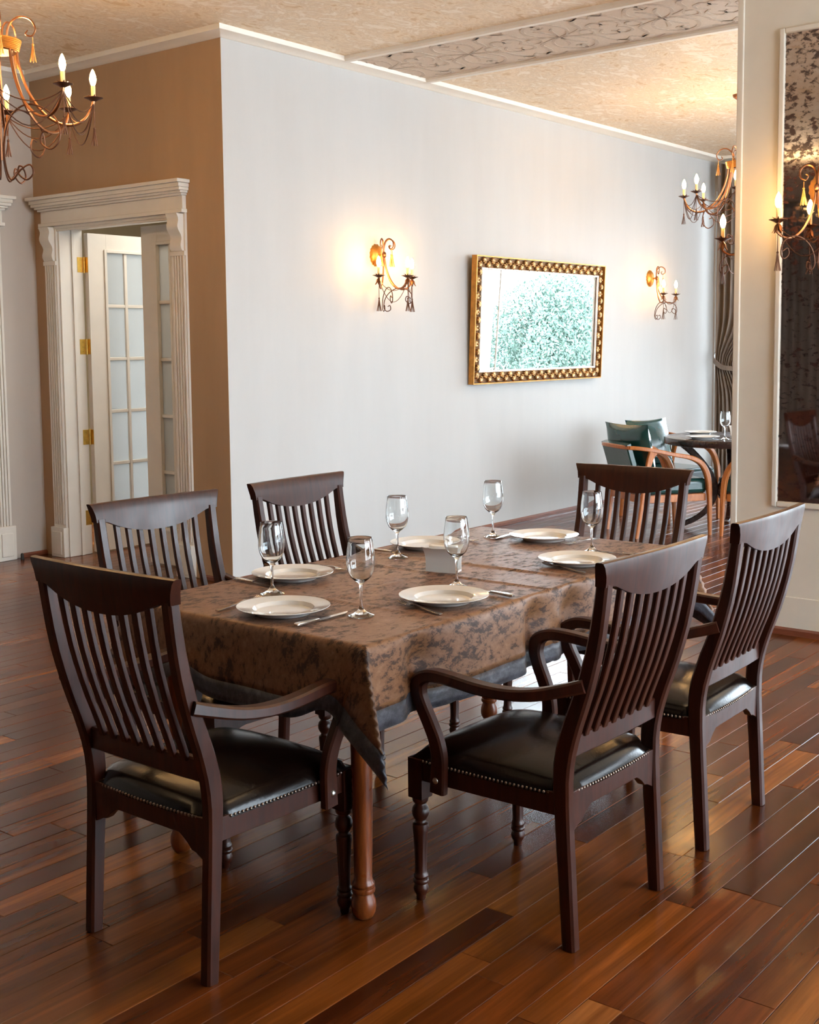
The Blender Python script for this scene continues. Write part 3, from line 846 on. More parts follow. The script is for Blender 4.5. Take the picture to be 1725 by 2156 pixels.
    for a, b in zip(ring, ring[1:]):
        d = (b - a); l = d.length
        while nxt <= acc + l:
            p = a + d * ((nxt - acc) / l); o_ = Vector((p.x - cx, p.y, 0)); dn = d.normalized(); on_ = Vector((dn.y, -dn.x, 0))
            if on_.dot(o_) < 0: on_ = -on_
            c_ = p + on_ * 0.0012
            mb.ball((c_.x, c_.y, 0.4045), (0.0042, 0.0042, 0.0042), 6, 4); nxt += step
        acc += l
    nl = mb.build('nail_heads', 'nail_metal', cu, fixn=False); nl['kind'] = 'stuff'
    # arms: rail curling down into the support
    for s in (1, -1):
        c = [(-0.050, 0.248, 0.702), (0.0, 0.262, 0.686), (0.07, 0.282, 0.668), (0.15, 0.294, 0.659), (0.24, 0.298, 0.660), (0.33, 0.296, 0.667), (0.395, 0.292, 0.666), (0.437, 0.288, 0.646), (0.447, 0.285, 0.612), (0.435, 0.281, 0.572), (0.415, 0.278, 0.53), (0.396, 0.275, 0.485), (0.388, 0.272, 0.44), (0.390, 0.270, 0.395), (0.394, 0.269, 0.335)]
        pts = [Vector((p.x, s * p.y, p.z)) for p in smoothpts(c, 4)]
        k = len(pts)
        ws_ = [interp([(0, 0.030), (0.2, 0.042), (0.45, 0.040), (0.6, 0.032), (1, 0.026)], i / (k - 1)) for i in range(k)]
        hs_ = [interp([(0, 0.034), (0.2, 0.030), (0.45, 0.034), (0.53, 0.044), (0.62, 0.040), (0.75, 0.040), (0.9, 0.046), (1, 0.048)], i / (k - 1)) for i in range(k)]
        ar = MB().sweep(pts, ws_, hs_, (0, 1, 0)).build('armrest', 'chair_wood', root)
        bt = MB().ball((0.394, s * 0.283, 0.372), (0.009, 0.005, 0.009), 12, 8).build('bolt', 'bolt_metal', ar); bt['label'] = 'silver bolt head'
    return root
ch0 = make_chair()
CH = [(1.946, 2.401, -0.008, 'dark wood slat-back armchair at the near left end of the table, closest to the viewer'),
      (2.847, 1.556, 1.550, 'dark wood slat-back armchair on the near long side, back turned, left one of two'),
      (3.633, 1.570, 1.592, 'dark wood slat-back armchair on the near long side in front of the mirrored pillar'),
      (2.819, 3.269, -1.625, 'dark wood slat-back armchair on the far long side in front of the white door'),
      (3.562, 3.278, -1.545, 'dark wood slat-back armchair on the far long side against the pale wall, beside the corner'),
      (4.557, 2.482, 3.123, 'dark wood slat-back armchair at the far table end, before the green armchairs')]
for i, (a, b, t, lb) in enumerate(CH):
    c = ch0 if i == 0 else copy_tree(ch0)
    c.location = (a, b, 0); c.rotation_euler = (0, 0, t)
    tag(c, lb, 'chair', 'dining chairs around the table')

# ================================================================== TABLE + CLOTH
TU0, TV0, TU1, TV1, TZ = 2.345, 2.005, 4.192, 2.932, 0.780
tb = empty('dining_table', (3.27, 2.468, 0), 0, 'rectangular dining table with reddish turned legs under the brown cloth', 'table')
ti = Vector((3.27, 2.468, 0))
def tpart(mb, name, mat, **k):
    o = mb.build(name, mat, tb, **k); o.location = -ti; return o
mb = MB(); mb.box((TU0 + 0.006, TV0 + 0.006, TZ - 0.034), (TU1 - 0.006, TV1 - 0.006, TZ - 0.006)); tpart(mb, 'tabletop', 'table_wood', bevel=0.006)
mb = MB(); a = 0.07
mb.box((TU0 + a, TV0 + a, TZ - 0.078), (TU1 - a, TV0 + a + 0.02, TZ - 0.034)); mb.box((TU0 + a, TV1 - a - 0.02, TZ - 0.078), (TU1 - a, TV1 - a, TZ - 0.034))
mb.box((TU0 + a, TV0 + a + 0.02, TZ - 0.078), (TU0 + a + 0.02, TV1 - a - 0.02, TZ - 0.034)); mb.box((TU1 - a - 0.02, TV0 + a + 0.02, TZ - 0.078), (TU1 - a, TV1 - a - 0.02, TZ - 0.034))
tpart(mb, 'apron', 'table_wood')
tl = [(0.020, 0), (0.026, 0.004), (0.032, 0.016), (0.0345, 0.032), (0.033, 0.050), (0.027, 0.064), (0.026, 0.070), (0.0315, 0.074), (0.0325, 0.080), (0.0315, 0.086), (0.028, 0.088), (0.0305, 0.092), (0.0305, 0.098), (0.027, 0.103), (0.0245, 0.112), (0.026, 0.22), (0.029, 0.42), (0.0315, 0.60), (0.032, 0.66), (0.030, 0.68)]
for (x, y) in ((2.437, 2.100), (2.437, 2.835), (4.10, 2.835), (4.10, 2.100)):
    mb = MB(); mb.lathe(tl, (x, y, 0), 28); mb.box((x - 0.034, y - 0.034, 0.675), (x + 0.034, y + 0.034, TZ - 0.034)); tpart(mb, 'leg', 'table_wood')

CPULL = 0.085
OV = 0.232; BAND = 0.056
def hem_lift(side, t):
    # arms of the chairs hold the cloth up where they reach under it
    b = 0
    if side == 'near': spots = [(2.401 - 0.288, 0.045), (2.401 + 0.288, 0.05)]
    elif side == 'far_end': spots = [(2.482 - 0.288, 0.10), (2.482 + 0.288, 0.10)]
    elif side == 'long_far': spots = [(2.819 - 0.288, 0.10), (2.819 + 0.288, 0.10), (3.562 - 0.288, 0.10), (3.562 + 0.288, 0.10)]
    else: spots = []
    for c, h in spots: b = max(b, h * exp(-((t - c) / 0.085) ** 2))
    return b
def cloth_point(s, t):
    """cloth coordinates (u, v) -> 3D. inside: flat with creases; outside: hanging"""
    du = TU0 - s if s < TU0 else (s - TU1 if s > TU1 else 0)
    dv = TV0 - t if t < TV0 else (t - TV1 if t > TV1 else 0)
    su = -1 if s < TU0 else 1; sv = -1 if t < TV0 else 1
    cu = min(max(s, TU0), TU1); cv = min(max(t, TV0), TV1)
    # creases across the table
    zc = 0.0
    edge = 1.0
    for c, h, wd in ((3.44, 0.0055, 0.012), (3.235, 0.004, 0.010), (2.715, 0.0035, 0.009)):
        zc += h * exp(-((cu + 0.10 * (cv - 2.4) * (0.3 if c > 3.3 else -0.15) - c) / wd) ** 2)
    zc += 0.003 * exp(-((cv - 2.463) / 0.01) ** 2) * (1 if 2.68 < cu < 3.17 or 3.37 < cu < 3.88 else 0)
    ztop = TZ + 0.001 + zc
    r0 = 0.012
    if du == 0 and dv == 0: return (s, t, ztop)
    if dv == 0:   # end drops
        side = 'near' if su < 0 else 'far_end'
        lift = hem_lift(side, t); f = (OV - lift) / OV
        d = du * f
        wave = 0.006 * sin(t * 17 + 1) * (d / OV) + 0.012 * (d / OV)
        out = r0 * (1 - exp(-d / r0)) + wave + (0.020 * lift / 0.1) * (d / OV)
        pl_ = CPULL * (d / OV) * (exp(-(t - TV0) / 0.07) - exp(-(TV1 - t) / 0.07))
        return (cu + su * out, t + pl_, ztop - max(0, d - r0 * 0.4 * (1 - exp(-d / r0))))
    if du == 0:
        side = 'long_near' if sv < 0 else 'long_far'
        lift = hem_lift(side, s); f = (OV - lift) / OV
        d = dv * f
        wave = (0.006 * sin(s * 9 + 0.6) + 0.004 * sin(s * 23)) * (d / OV) + 0.010 * (d / OV)
        out = r0 * (1 - exp(-d / r0)) + wave
        if sv < 0:
            for c in (2.559, 3.135, 3.345, 3.921): out -= 0.040 * exp(-((s - c) / 0.055) ** 2) * min(1, d / 0.08)
        return (s, cv + sv * out, ztop - max(0, d - r0 * 0.4 * (1 - exp(-d / r0))))
    # corner: one hanging fold, swung a little towards the long near side
    r_ = sqrt(du * du + dv * dv); ph = atan2(dv, du) / (pi / 2)   # 0 along the end, 1 along the long side
    tri = 1 - abs(2 * ph - 1)
    rr_ = min(1.0, r_ / (OV * 1.414))
    k = 0.34 * tri
    fx = r_ * k * 0.62 + 0.012 * (1 - ph) + 0.003; fy = r_ * k * 0.62 + 0.012 * ph + 0.003
    sw_ = 0.078 * tri * rr_
    side = 'near' if su < 0 else 'far_end'
    pull = CPULL * (1 - min(1.0, 2 * ph) ** 2.6) * min(1.0, r_ / OV)
    ox = su * (fx - sw_ * 0.2); oy = sv * (fy + sw_ * 0.6) - sv * pull
    lift = hem_lift(side, t) * (1 - ph)
    dz = r_ * sqrt(max(0.05, 1 - k * k * 0.6)) * (1 + 0.07 * tri) * (OV - lift) / OV
    return (cu + ox, cv + oy, ztop - max(0, dz - 0.006))
def cloth_mesh():
    def axis(a0, a1, n_in):
        xs = []
        k = 7
        band = [a0 - OV + BAND * i / 3 for i in range(3)]
        mid = [a0 - OV + BAND + (OV - BAND - 0.03) * i / 9 for i in range(9)] + [a0 - 0.03, a0 - 0.018, a0 - 0.01, a0 - 0.004]
        xs = band + mid + [a0 + (a1 - a0) * i / n_in for i in range(n_in + 1)]
        rb = [a0 + a1 - x for x in reversed(band + mid)]
        return xs + rb
    us = axis(TU0, TU1, 150); vs_ = axis(TV0, TV1, 70)
    return us, vs_
us, vv = cloth_mesh()
def cloth_obj(name, mat, cond, parent, zoff=0):
    idx = {}; V_ = []; UV_ = []; F_ = []
    def gi(i, j):
        if (i, j) not in idx:
            p = cloth_point(us[i], vv[j]); idx[(i, j)] = len(V_); V_.append(p); UV_.append((us[i], vv[j]))
        return idx[(i, j)]
    for i in range(len(us) - 1):
        for j in range(len(vv) - 1):
            cx = (us[i] + us[i + 1]) / 2; cy = (vv[j] + vv[j + 1]) / 2
            e = min(cx - us[0], us[-1] - cx, cy - vv[0], vv[-1] - cy)
            if cond(e): F_.append((gi(i, j), gi(i + 1, j), gi(i + 1, j + 1), gi(i, j + 1)))
    me = bpy.data.meshes.new(name); me.from_pydata(V_, [], F_)
    uvl = me.uv_layers.new(name='UVMap')
    for lp in me.loops: uvl.data[lp.index].uv = UV_[lp.vertex_index]
    me.polygons.foreach_set('use_smooth', [True] * len(me.polygons))
    me.materials.append(MAT[mat]); o = bpy.data.objects.new(name, me); col.objects.link(o)
    if parent: o.parent = parent
    so = o.modifiers.new('solid', 'SOLIDIFY'); so.thickness = 0.0016; so.offset = 1
    return o
tcl = cloth_obj('tablecloth', 'cloth_brown', lambda e: e > BAND, None)
tag(tcl, 'mottled brown tablecloth with a dark blue-grey border draped over the dining table', 'tablecloth')
cb = cloth_obj('border', 'cloth_navy', lambda e: e < BAND, tcl); cb['label'] = 'dark blue-grey mottled border'
ZT = TZ + 0.004

# ================================================================== TABLEWARE
pl_prof = [(0.0, 0.0045), (0.080, 0.0045), (0.0835, 0.0052), (0.0875, 0.0115), (0.0905, 0.0160), (0.096, 0.0172), (0.134, 0.0215), (0.1375, 0.0225), (0.1380, 0.0215), (0.134, 0.0185), (0.100, 0.0115), (0.088, 0.0040), (0.084, 0.0), (0.078, 0.0), (0.076, 0.0020), (0.0, 0.0020)]
plate0 = MB().lathe([(a * 0.975, b) for a, b in pl_prof], (0, 0, 0), 64, capb=False, capt=False).build('dinner_plate', 'porcelain')
PL = [(2.500, 2.442, 'white dinner plate at the near left end setting, nearest the lower left of the table'),
      (2.893, 2.162, 'white dinner plate in the middle of the near long edge, beside a fork'),
      (2.897, 2.785, 'white dinner plate on the far side before the chair by the door'),
      (3.635, 2.800, 'white dinner plate partly hidden behind the napkin holder'),
      (3.665, 2.163, 'white dinner plate partly hidden by the back of the near chair'),
      (4.045, 2.535, 'white dinner plate at the far end setting of the table')]
for i, (a, b, lb) in enumerate(PL):
    p = plate0 if i == 0 else plate0.copy()
    if i: col.objects.link(p)
    p.location = (a, b, ZT); tag(p, lb, 'plate', 'dinner plates on the table')
gl_prof = [(0.0, 0.0), (0.035, 0.0), (0.0365, 0.001), (0.0365, 0.0018), (0.030, 0.0042), (0.020, 0.0085), (0.011, 0.0150), (0.0062, 0.0230), (0.0040, 0.030), (0.0038, 0.055), (0.0043, 0.078), (0.0060, 0.086), (0.0100, 0.092), (0.0200, 0.0985), (0.0300, 0.108), (0.0375, 0.124), (0.0405, 0.142), (0.0405, 0.160), (0.0385, 0.180), (0.0355, 0.200), (0.0335, 0.213), (0.0330, 0.2138), (0.0325, 0.2130),
           (0.0345, 0.200), (0.0374, 0.180), (0.0394, 0.160), (0.0394, 0.142), (0.0363, 0.1245), (0.0288, 0.1090), (0.0190, 0.1005), (0.0090, 0.0965), (0.0, 0.0955)]
glass0 = MB().lathe([(a, b * 1.045) for a, b in gl_prof], (0, 0, 0), 56, capb=False, capt=False).build('wine_glass', 'clear_glass')
GL = [(2.598, 2.233, 'empty wine glass at the near setting, right of the nearest plate'),
      (2.671, 2.655, 'empty wine glass leftmost on the table, behind the nearest plate'),
      (3.084, 2.254, 'empty wine glass in front of the white napkin holder'),
      (3.392, 2.741, 'empty wine glass left of the napkin holder, against the pale wall'),
      (3.975, 2.727, 'empty wine glass at the far end, highest in the picture'),
      (3.890, 2.234, 'empty wine glass in front of the far end chair')]
for i, (a, b, lb) in enumerate(GL):
    p = glass0 if i == 0 else glass0.copy()
    if i: col.objects.link(p)
    p.location = (a, b, ZT); tag(p, lb, 'glass', 'wine glasses on the table')
# cutlery: local x axis from handle end (0) to tip
def make_fork():
    root = empty('fork', (0, 0, 0))
    mb = MB(); pts = smoothpts([(0, 0, 0.0035), (0.03, 0, 0.004), (0.08, 0, 0.006), (0.115, 0, 0.0085), (0.135, 0, 0.009), (0.150, 0, 0.006)], 4); k = len(pts)
    mb.sweep(pts, [interp([(0, 0.010), (0.08, 0.019), (0.25, 0.014), (0.6, 0.006), (0.85, 0.007), (1, 0.018)], i / (k - 1)) for i in range(k)], 0.0025, (0, 1, 0))
    mb.ball((0.152, 0, 0.005), (0.014, 0.0115, 0.0016), 12, 6)
    mb.build('handle', 'steel', root)
    for q in range(4):
        y = -0.0095 + 0.00633 * q
        mb = MB(); mb.sweep(smoothpts([(0.155, y, 0.0048), (0.175, y, 0.0035), (0.195, y, 0.0055), (0.205, y, 0.009)], 3), 0.0030, 0.0016, (0, 1, 0)); mb.build('tine', 'steel', root)
    return root
def make_knife():
    root = empty('table_knife', (0, 0, 0))
    mb = MB(); mb.sweep([(0, 0, 0.006), (0.008, 0, 0.006), (0.03, 0, 0.006), (0.06, 0, 0.006), (0.092, 0, 0.006)], [0.010, 0.019, 0.018, 0.014, 0.011], [0.005, 0.008, 0.008, 0.007, 0.006], (0, 1, 0)); mb.build('handle', 'steel', root, bevel=0.001)
    mb = MB(); mb.prism([(0.092, -0.005), (0.105, -0.008), (0.195, -0.009), (0.215, 0.0), (0.222, 0.008), (0.100, 0.007)], 2, 0.003, 0.0045); mb.build('blade', 'steel', root)
    return root
fk = make_fork(); kn = make_knife()
def put(o0, first, p, q, lb, grp, cat):
    """handle end at p, pointing to q"""
    o = o0 if first else copy_tree(o0)
    o.location = (p[0], p[1], ZT); o.rotation_euler = (0, 0, atan2(q[1] - p[1], q[0] - p[0])); tag(o, lb, cat, grp); return o
FK = [((2.394, 2.607), (2.60, 2.637), 'steel fork at the left rim of the nearest plate'),
      ((2.735, 2.055), (2.803, 2.280), 'steel fork with its tines toward the nearest glass, left of the near long edge plate'),
      ((3.515, 2.045), (3.592, 2.290), 'steel fork at the near long edge, partly behind the near chair back'),
      ((3.105, 2.960 - 0.05), (3.085, 2.70), 'steel fork right of the plate on the far side by the door'),
      ((3.85, 2.915), (3.845, 2.70), 'steel fork behind the napkin holder, right of the hidden plate'),
      ((4.165, 2.365), (3.985, 2.395), 'steel fork at the near rim of the far end plate')]
for i, (p, q, lb) in enumerate(FK): put(fk, i == 0, p, q, lb, 'forks on the table', 'fork')
KN = [((2.386, 2.288), (2.61, 2.286), 'steel knife between the nearest plate and its glass'),
      ((3.055, 2.022), (3.085, 2.24), 'steel knife right of the near long edge plate, handle out'),
      ((2.760, 2.915), (2.745, 2.70), 'steel knife left of the plate before the chair by the door'),
      ((3.455, 2.915), (3.46, 2.70), 'steel knife left of the plate behind the napkin holder'),
      ((4.150, 2.705), (3.93, 2.690), 'steel knife between the far end plate and the far glass'),
      ((3.90, 2.02), (3.91, 2.24), 'steel knife right of the near plate hidden by the chair back')]
for i, (p, q, lb) in enumerate(KN): put(kn, i == 0, p, q, lb, 'knives on the table', 'knife')

# napkin holder
nh = empty('napkin_holder', (3.275, 2.448, ZT), radians(-75), 'white ceramic napkin holder with flared lips in the middle of the table', 'napkin holder')
def holder_side(s):
    # long sides run along local x; curved outward at the top
    mb = MB(); vs = []; fs = []; nx = 14; nz = 14; th = 0.0035
    for side in (0, 1):
        for i in range(nx + 1):
            a = -1 + 2 * i / nx
            for k in range(nz + 1):
                t = k / nz
                hw = 0.056 + 0.010 * t ** 2.2
                y = 0.019 - 0.004 * sin(pi * t) + 0.016 * max(0, t - 0.55) ** 1.6 / 0.45 ** 1.6 * 1.0
                z = 0.086 * t + 0.004 * a * a * t
                if t > 0.85: z -= 0.004 * ((t - 0.85) / 0.15) ** 2
                vs.append((a * hw, s * (y + (th if side else 0)), z))
    K = nz + 1; M = (nx + 1) * K
    for i in range(nx):
        for k in range(nz):
            fs.append((i * K + k, (i + 1) * K + k, (i + 1) * K + k + 1, i * K + k + 1)); fs.append((M + i * K + k, M + i * K + k + 1, M + (i + 1) * K + k + 1, M + (i + 1) * K + k))
        fs.append((i * K + nz, (i + 1) * K + nz, M + (i + 1) * K + nz, M + i * K + nz)); fs.append((i * K, M + i * K, M + (i + 1) * K, (i + 1) * K))
    for k in range(nz):
        fs.append((k, k + 1, M + k + 1, M + k)); fs.append((nx * K + k, M + nx * K + k, M + nx * K + k + 1, nx * K + k + 1))
    mb.add(vs, fs, True); return mb
for s in (1, -1): holder_side(s).build('side', 'porcelain', nh)
MB().box((-0.056, -0.021, 0), (0.056, 0.021, 0.008)).build('base', 'porcelain', nh, bevel=0.002)
np_ = MB().box((-0.050, -0.011, 0), (0.050, 0.011, 0.079)).build('paper_napkins', 'napkin_paper', bevel=0.004)
np_.location = (3.275, 2.448, ZT + 0.0085); np_.rotation_euler = (0, 0, radians(-75))
tag(np_, 'white paper napkins standing folded in the ceramic napkin holder', 'napkin')

# ================================================================== GILT MIRROR
MW, MH = 2.060, 1.030
mr = empty('wall_mirror', (9.150, V0 - 0.012, 1.212), 0, 'large rectangular wall mirror in an ornate gilt frame, tilted forward', 'mirror')
TILT = radians(2.4)
mr.rotation_euler = (TILT, 0, 0)    # top leans out of the wall (towards -v)
FWD = 0.098
mb = MB()   # backing frame, local: x along wall, -y out, z up
def frame_ring(mb, w, x0, x1, z0, z1, y0, y1):
    mb.box((x0, y1, z0), (x0 + w, y0, z1)); mb.box((x1 - w, y1, z0), (x1, y0, z1)); mb.box((x0 + w, y1, z0), (x1 - w, y0, z0 + w)); mb.box((x0 + w, y1, z1 - w), (x1 - w, y0, z1))
hx = MW / 2
frame_ring(mb, 0.010, -hx - 0.002, hx + 0.002, -0.002, MH + 0.002, 0, -0.050)
mc = MB(); frame_ring(mc, FWD - 0.014, -hx + 0.0135, hx - 0.0135, 0.0135, MH - 0.0135, 0, -0.022); mc.build('frame_channel', 'channel_gold', mr)
fb_ = mb.build('frame', 'gold_smooth', mr)
mb = MB(); frame_ring(mb, 0.016, -hx + FWD - 0.006, hx - FWD + 0.006, FWD - 0.006, MH - FWD + 0.006, -0.02, -0.036); mb.build('inner_liner', 'frame_liner', mr, bevel=0.003)
mb = MB(); mb.box((-hx + FWD, -0.014, FWD), (hx - FWD, -0.010, MH - FWD)); mb.build('mirror_glass', 'mirror_glass', mr)
# carved leaves
mb = MB(); rg = random.Random(3)
def carve(cx, cz, ang, L_):
    # one acanthus motif: fan of small leaves, ang = direction outward
    for a, l, w_ in ((0, .036, .009), (0.5, .035, .008), (-0.5, .035, .008), (1.05, .031, .008), (-1.05, .031, .008), (1.7, .028, .007), (-1.7, .028, .007)):
        aa = ang + a; d = (cos(aa), sin(aa))
        M = Matrix.Rotation(-aa, 3, 'Y')
        c = (cx + d[0] * l * 0.5, -0.030, cz + d[1] * l * 0.5)
        mb.ball(c, (l * 0.62, 0.019, w_ * 0.8), 7, 5, M)
    mb.ball((cx - cos(ang) * 0.012, -0.036, cz - sin(ang) * 0.012), (0.009, 0.018, 0.009), 7, 5)
def run(x0, z0, x1, z1, ang):
    L_ = sqrt((x1 - x0) ** 2 + (z1 - z0) ** 2); k = int(L_ / 0.060)
    for i in range(k):
        t = (i + 0.5) / k; x = x0 + (x1 - x0) * t; z = z0 + (z1 - z0) * t
        sgn = 1 if i % 2 else -1
        off = 0.008 * sgn - 0.004
        carve(x + cos(ang) * off, z + sin(ang) * off, ang if i % 2 else ang + pi, 0.03)
w2 = FWD / 2
run(-hx + 0.03, w2, hx - 0.03, w2, -pi / 2); run(-hx + 0.03, MH - w2, hx - 0.03, MH - w2, pi / 2)
run(-hx + w2, 0.10, -hx + w2, MH - 0.10, pi); run(hx - w2, 0.10, hx - w2, MH - 0.10, 0)
o = mb.build('carved_leaves', 'gold_frame', mr, fixn=False); o['kind'] = 'stuff'

# ================================================================== LIGHT FITTINGS
def candle_set(parent, c, sc=1.0, fancy=True):
    """drip pan, candle sleeve, bulb as children of an arm; c = position of the pan centre"""
    x, y, z = c
    mb = MB()
    prof = [(0.0, -0.010), (0.012, -0.010), (0.022, -0.004), (0.036, 0.002), (0.046, 0.006), (0.046, 0.0075), (0.036, 0.0045), (0.012, 0.0), (0.0, 0.0)]
    mb.lathe([(a * sc, b * sc) for a, b in prof], c, 20, capb=False, capt=False)
    for k in range(5):
        a = k * 2 * pi / 5 + 0.4
        mb.sweep([(x + cos(a) * r_ * sc, y + sin(a) * r_ * sc, z + h * sc) for r_, h in ((0.012, 0.002), (0.020, 0.012), (0.030, 0.020))], [0.010 * sc, 0.008 * sc, 0.001], 0.0015, (-sin(a), cos(a), 0))
    mb.build('drip_pan', 'bronze_dark', parent)
    if fancy:
        mb = MB()
        for k in range(6):
            a = k * 2 * pi / 6
            mb.sweep([(x + cos(a) * r_ * sc, y + sin(a) * r_ * sc, z - h * sc) for r_, h in ((0.004, 0.012), (0.016, 0.026), (0.020, 0.046), (0.030, 0.060))], [0.008 * sc, 0.016 * sc, 0.012 * sc, 0.003], 0.002, (-sin(a), cos(a), 0))
        mb.build('leaf_collar', 'bronze', parent)
    MB().lathe([(0.0105 * sc, 0.0), (0.0105 * sc, 0.062 * sc), (0.009 * sc, 0.064 * sc)], c, 14).build('candle_sleeve', 'candle', parent)
    b = MB().lathe([(0.004, 0), (0.0095, 0.004), (0.0145, 0.018), (0.0165, 0.030), (0.0150, 0.044), (0.0100, 0.060), (0.0045, 0.072), (0.0, 0.078)], (x, y, z + 0.064 * sc), 12, capt=False).build('bulb', 'bulb_glow', parent)
def tassel(mb, c, L_=0.085, sc=1.0):
    x, y, z = c
    mb.tube([(x, y, z + 0.03), (x, y, z)], 0.0022 * sc, 6); mb.ball((x, y, z - 0.004), 0.0065 * sc, 8, 5)
    for k in range(7):
        a = k * 2 * pi / 7; r_ = 0.017 * sc if k < 6 else 0
        mb.tube([(x + cos(a) * 0.002, y + sin(a) * 0.002, z - 0.006), (x + cos(a) * r_ * 0.45, y + sin(a) * r_ * 0.45, z - L_ * 0.5), (x + cos(a) * r_, y + sin(a) * r_, z - L_)], 0.0021 * sc, 5)
def rz_path(ctrl, ang, o=(0, 0, 0), n=5):
    return [Vector((o[0] + p.x * cos(ang), o[1] + p.x * sin(ang), o[2] + p.z)) for p in smoothpts([(a, 0, b) for a, b in ctrl], n)]
def swag(mb, p, q, sag, r_=0.0028, n=12):
    P = Vector(p); Q = Vector(q)
    mb.tube([P.lerp(Q, i / n) + Vector((0, 0, -sag * 4 * (i / n) * (1 - i / n))) for i in range(n + 1)], r_, 5)

def make_chandelier(name, loc, rot, label, R=0.438):
    root = empty(name, loc, rot, label, 'chandelier', 'chandeliers hanging from the ceiling')
    NARM = 8
    # basket ring of coiled rope
    mb = MB()
    for k in range(7):
        z = 0.212 + 0.0075 * k
        for rr in (0.0,):
            pts = [((0.098 + 0.002 * k) * cos(a), (0.098 + 0.002 * k) * sin(a), z) for a in [2 * pi * i / 40 for i in range(41)]]
            mb.tube(pts, 0.0042, 6, cap=False)
    mb.build('rope_basket', 'gold_smooth', root)
    MB().lathe([(0.0, 0.203), (0.09, 0.203), (0.094, 0.208), (0.0, 0.208)], (0, 0, 0), 24, capb=False, capt=False).build('basket_plate', 'bronze_dark', root)
    MB().lathe([(0.008, -0.30), (0.010, -0.2), (0.008, 0.0), (0.009, 0.2), (0.018, 0.24), (0.02, 0.33), (0.012, 0.345), (0.006, 0.36), (0.006, Z - loc[2] - 0.03)], (0, 0, 0), 12).build('stem', 'bronze', root)
    MB().lathe([(0.02, Z - loc[2] - 0.05), (0.06, Z - loc[2] - 0.02), (0.065, Z - loc[2])], (0, 0, 0), 20).build('ceiling_canopy', 'bronze', root)
    for k in range(NARM):
        a = 2 * pi * k / NARM
        pth = rz_path([(0.090, 0.235), (0.098, 0.15), (0.135, 0.03), (0.195, -0.065), (0.27, -0.118), (0.34, -0.125), (0.395, -0.095), (R - 0.012, -0.045), (R, -0.008)], a)
        arm = MB().tube(pth, 0.0072, 8).build('arm', 'bronze', root)
        candle_set(arm, (R * cos(a), R * sin(a), 0.0), 1.0, False)
    for k in range(5):
        a = 2 * pi * k / 5 + 0.35
        pth = rz_path([(0.06, 0.22), (0.05, 0.28), (0.062, 0.335), (0.105, 0.368), (0.155, 0.360), (0.182, 0.318), (0.165, 0.282), (0.135, 0.288), (0.146, 0.308)], a)
        s_ = MB().tube(pth, 0.0062, 7, taper=lambda t: 1 - 0.45 * t).build('top_scroll', 'bronze', root)
        mb = MB(); tassel(mb, (0.168 * cos(a), 0.168 * sin(a), 0.245)); mb.build('tassel', 'gold_tassel', s_)
    for k in range(5):
        a = 2 * pi * k / 5 + 0.1
        pth = rz_path([(0.115, -0.340), (0.090, -0.330), (0.085, -0.365), (0.125, -0.395), (0.160, -0.365), (0.145, -0.325), (0.10, -0.345), (0.05, -0.395), (0.022, -0.33), (0.020, -0.22), (0.055, -0.10), (0.13, -0.045), (0.215, -0.060), (0.285, -0.120), (0.300, -0.205), (0.255, -0.255), (0.205, -0.225), (0.215, -0.175), (0.245, -0.180)], a, n=5)
        MB().tube(pth, 0.0043, 6).build('lower_scroll', 'bronze_dark', root)
    sw = MB(); ts = MB()
    for k in range(NARM):
        a = 2 * pi * k / NARM; b = 2 * pi * (k + 1) / NARM
        for sag in (0.065, 0.115, 0.175):
            swag(sw, (R * cos(a), R * sin(a), -0.020), (R * cos(b), R * sin(b), -0.020), sag)
    sw.build('rope_swags', 'bronze_dark', root)
    for k in range(NARM):
        a = 2 * pi * k / NARM; ts = MB()
        ts.tube([(R * cos(a), R * sin(a), -0.02), (R * cos(a) + 0.002, R * sin(a), -0.115)], 0.0026, 5)
        tassel(ts, (R * cos(a), R * sin(a), -0.135), 0.085); ts.build('tassel', 'bronze_dark', root)
    return root
make_chandelier('chandelier', (3.519, 5.258, 2.738), radians(6.3), 'bronze candle chandelier cut by the left edge, in front of the tan wall')
make_chandelier('chandelier', (9.60, 4.17, 2.715), radians(20), 'bronze candle chandelier half hidden behind the pillar, above the round table')

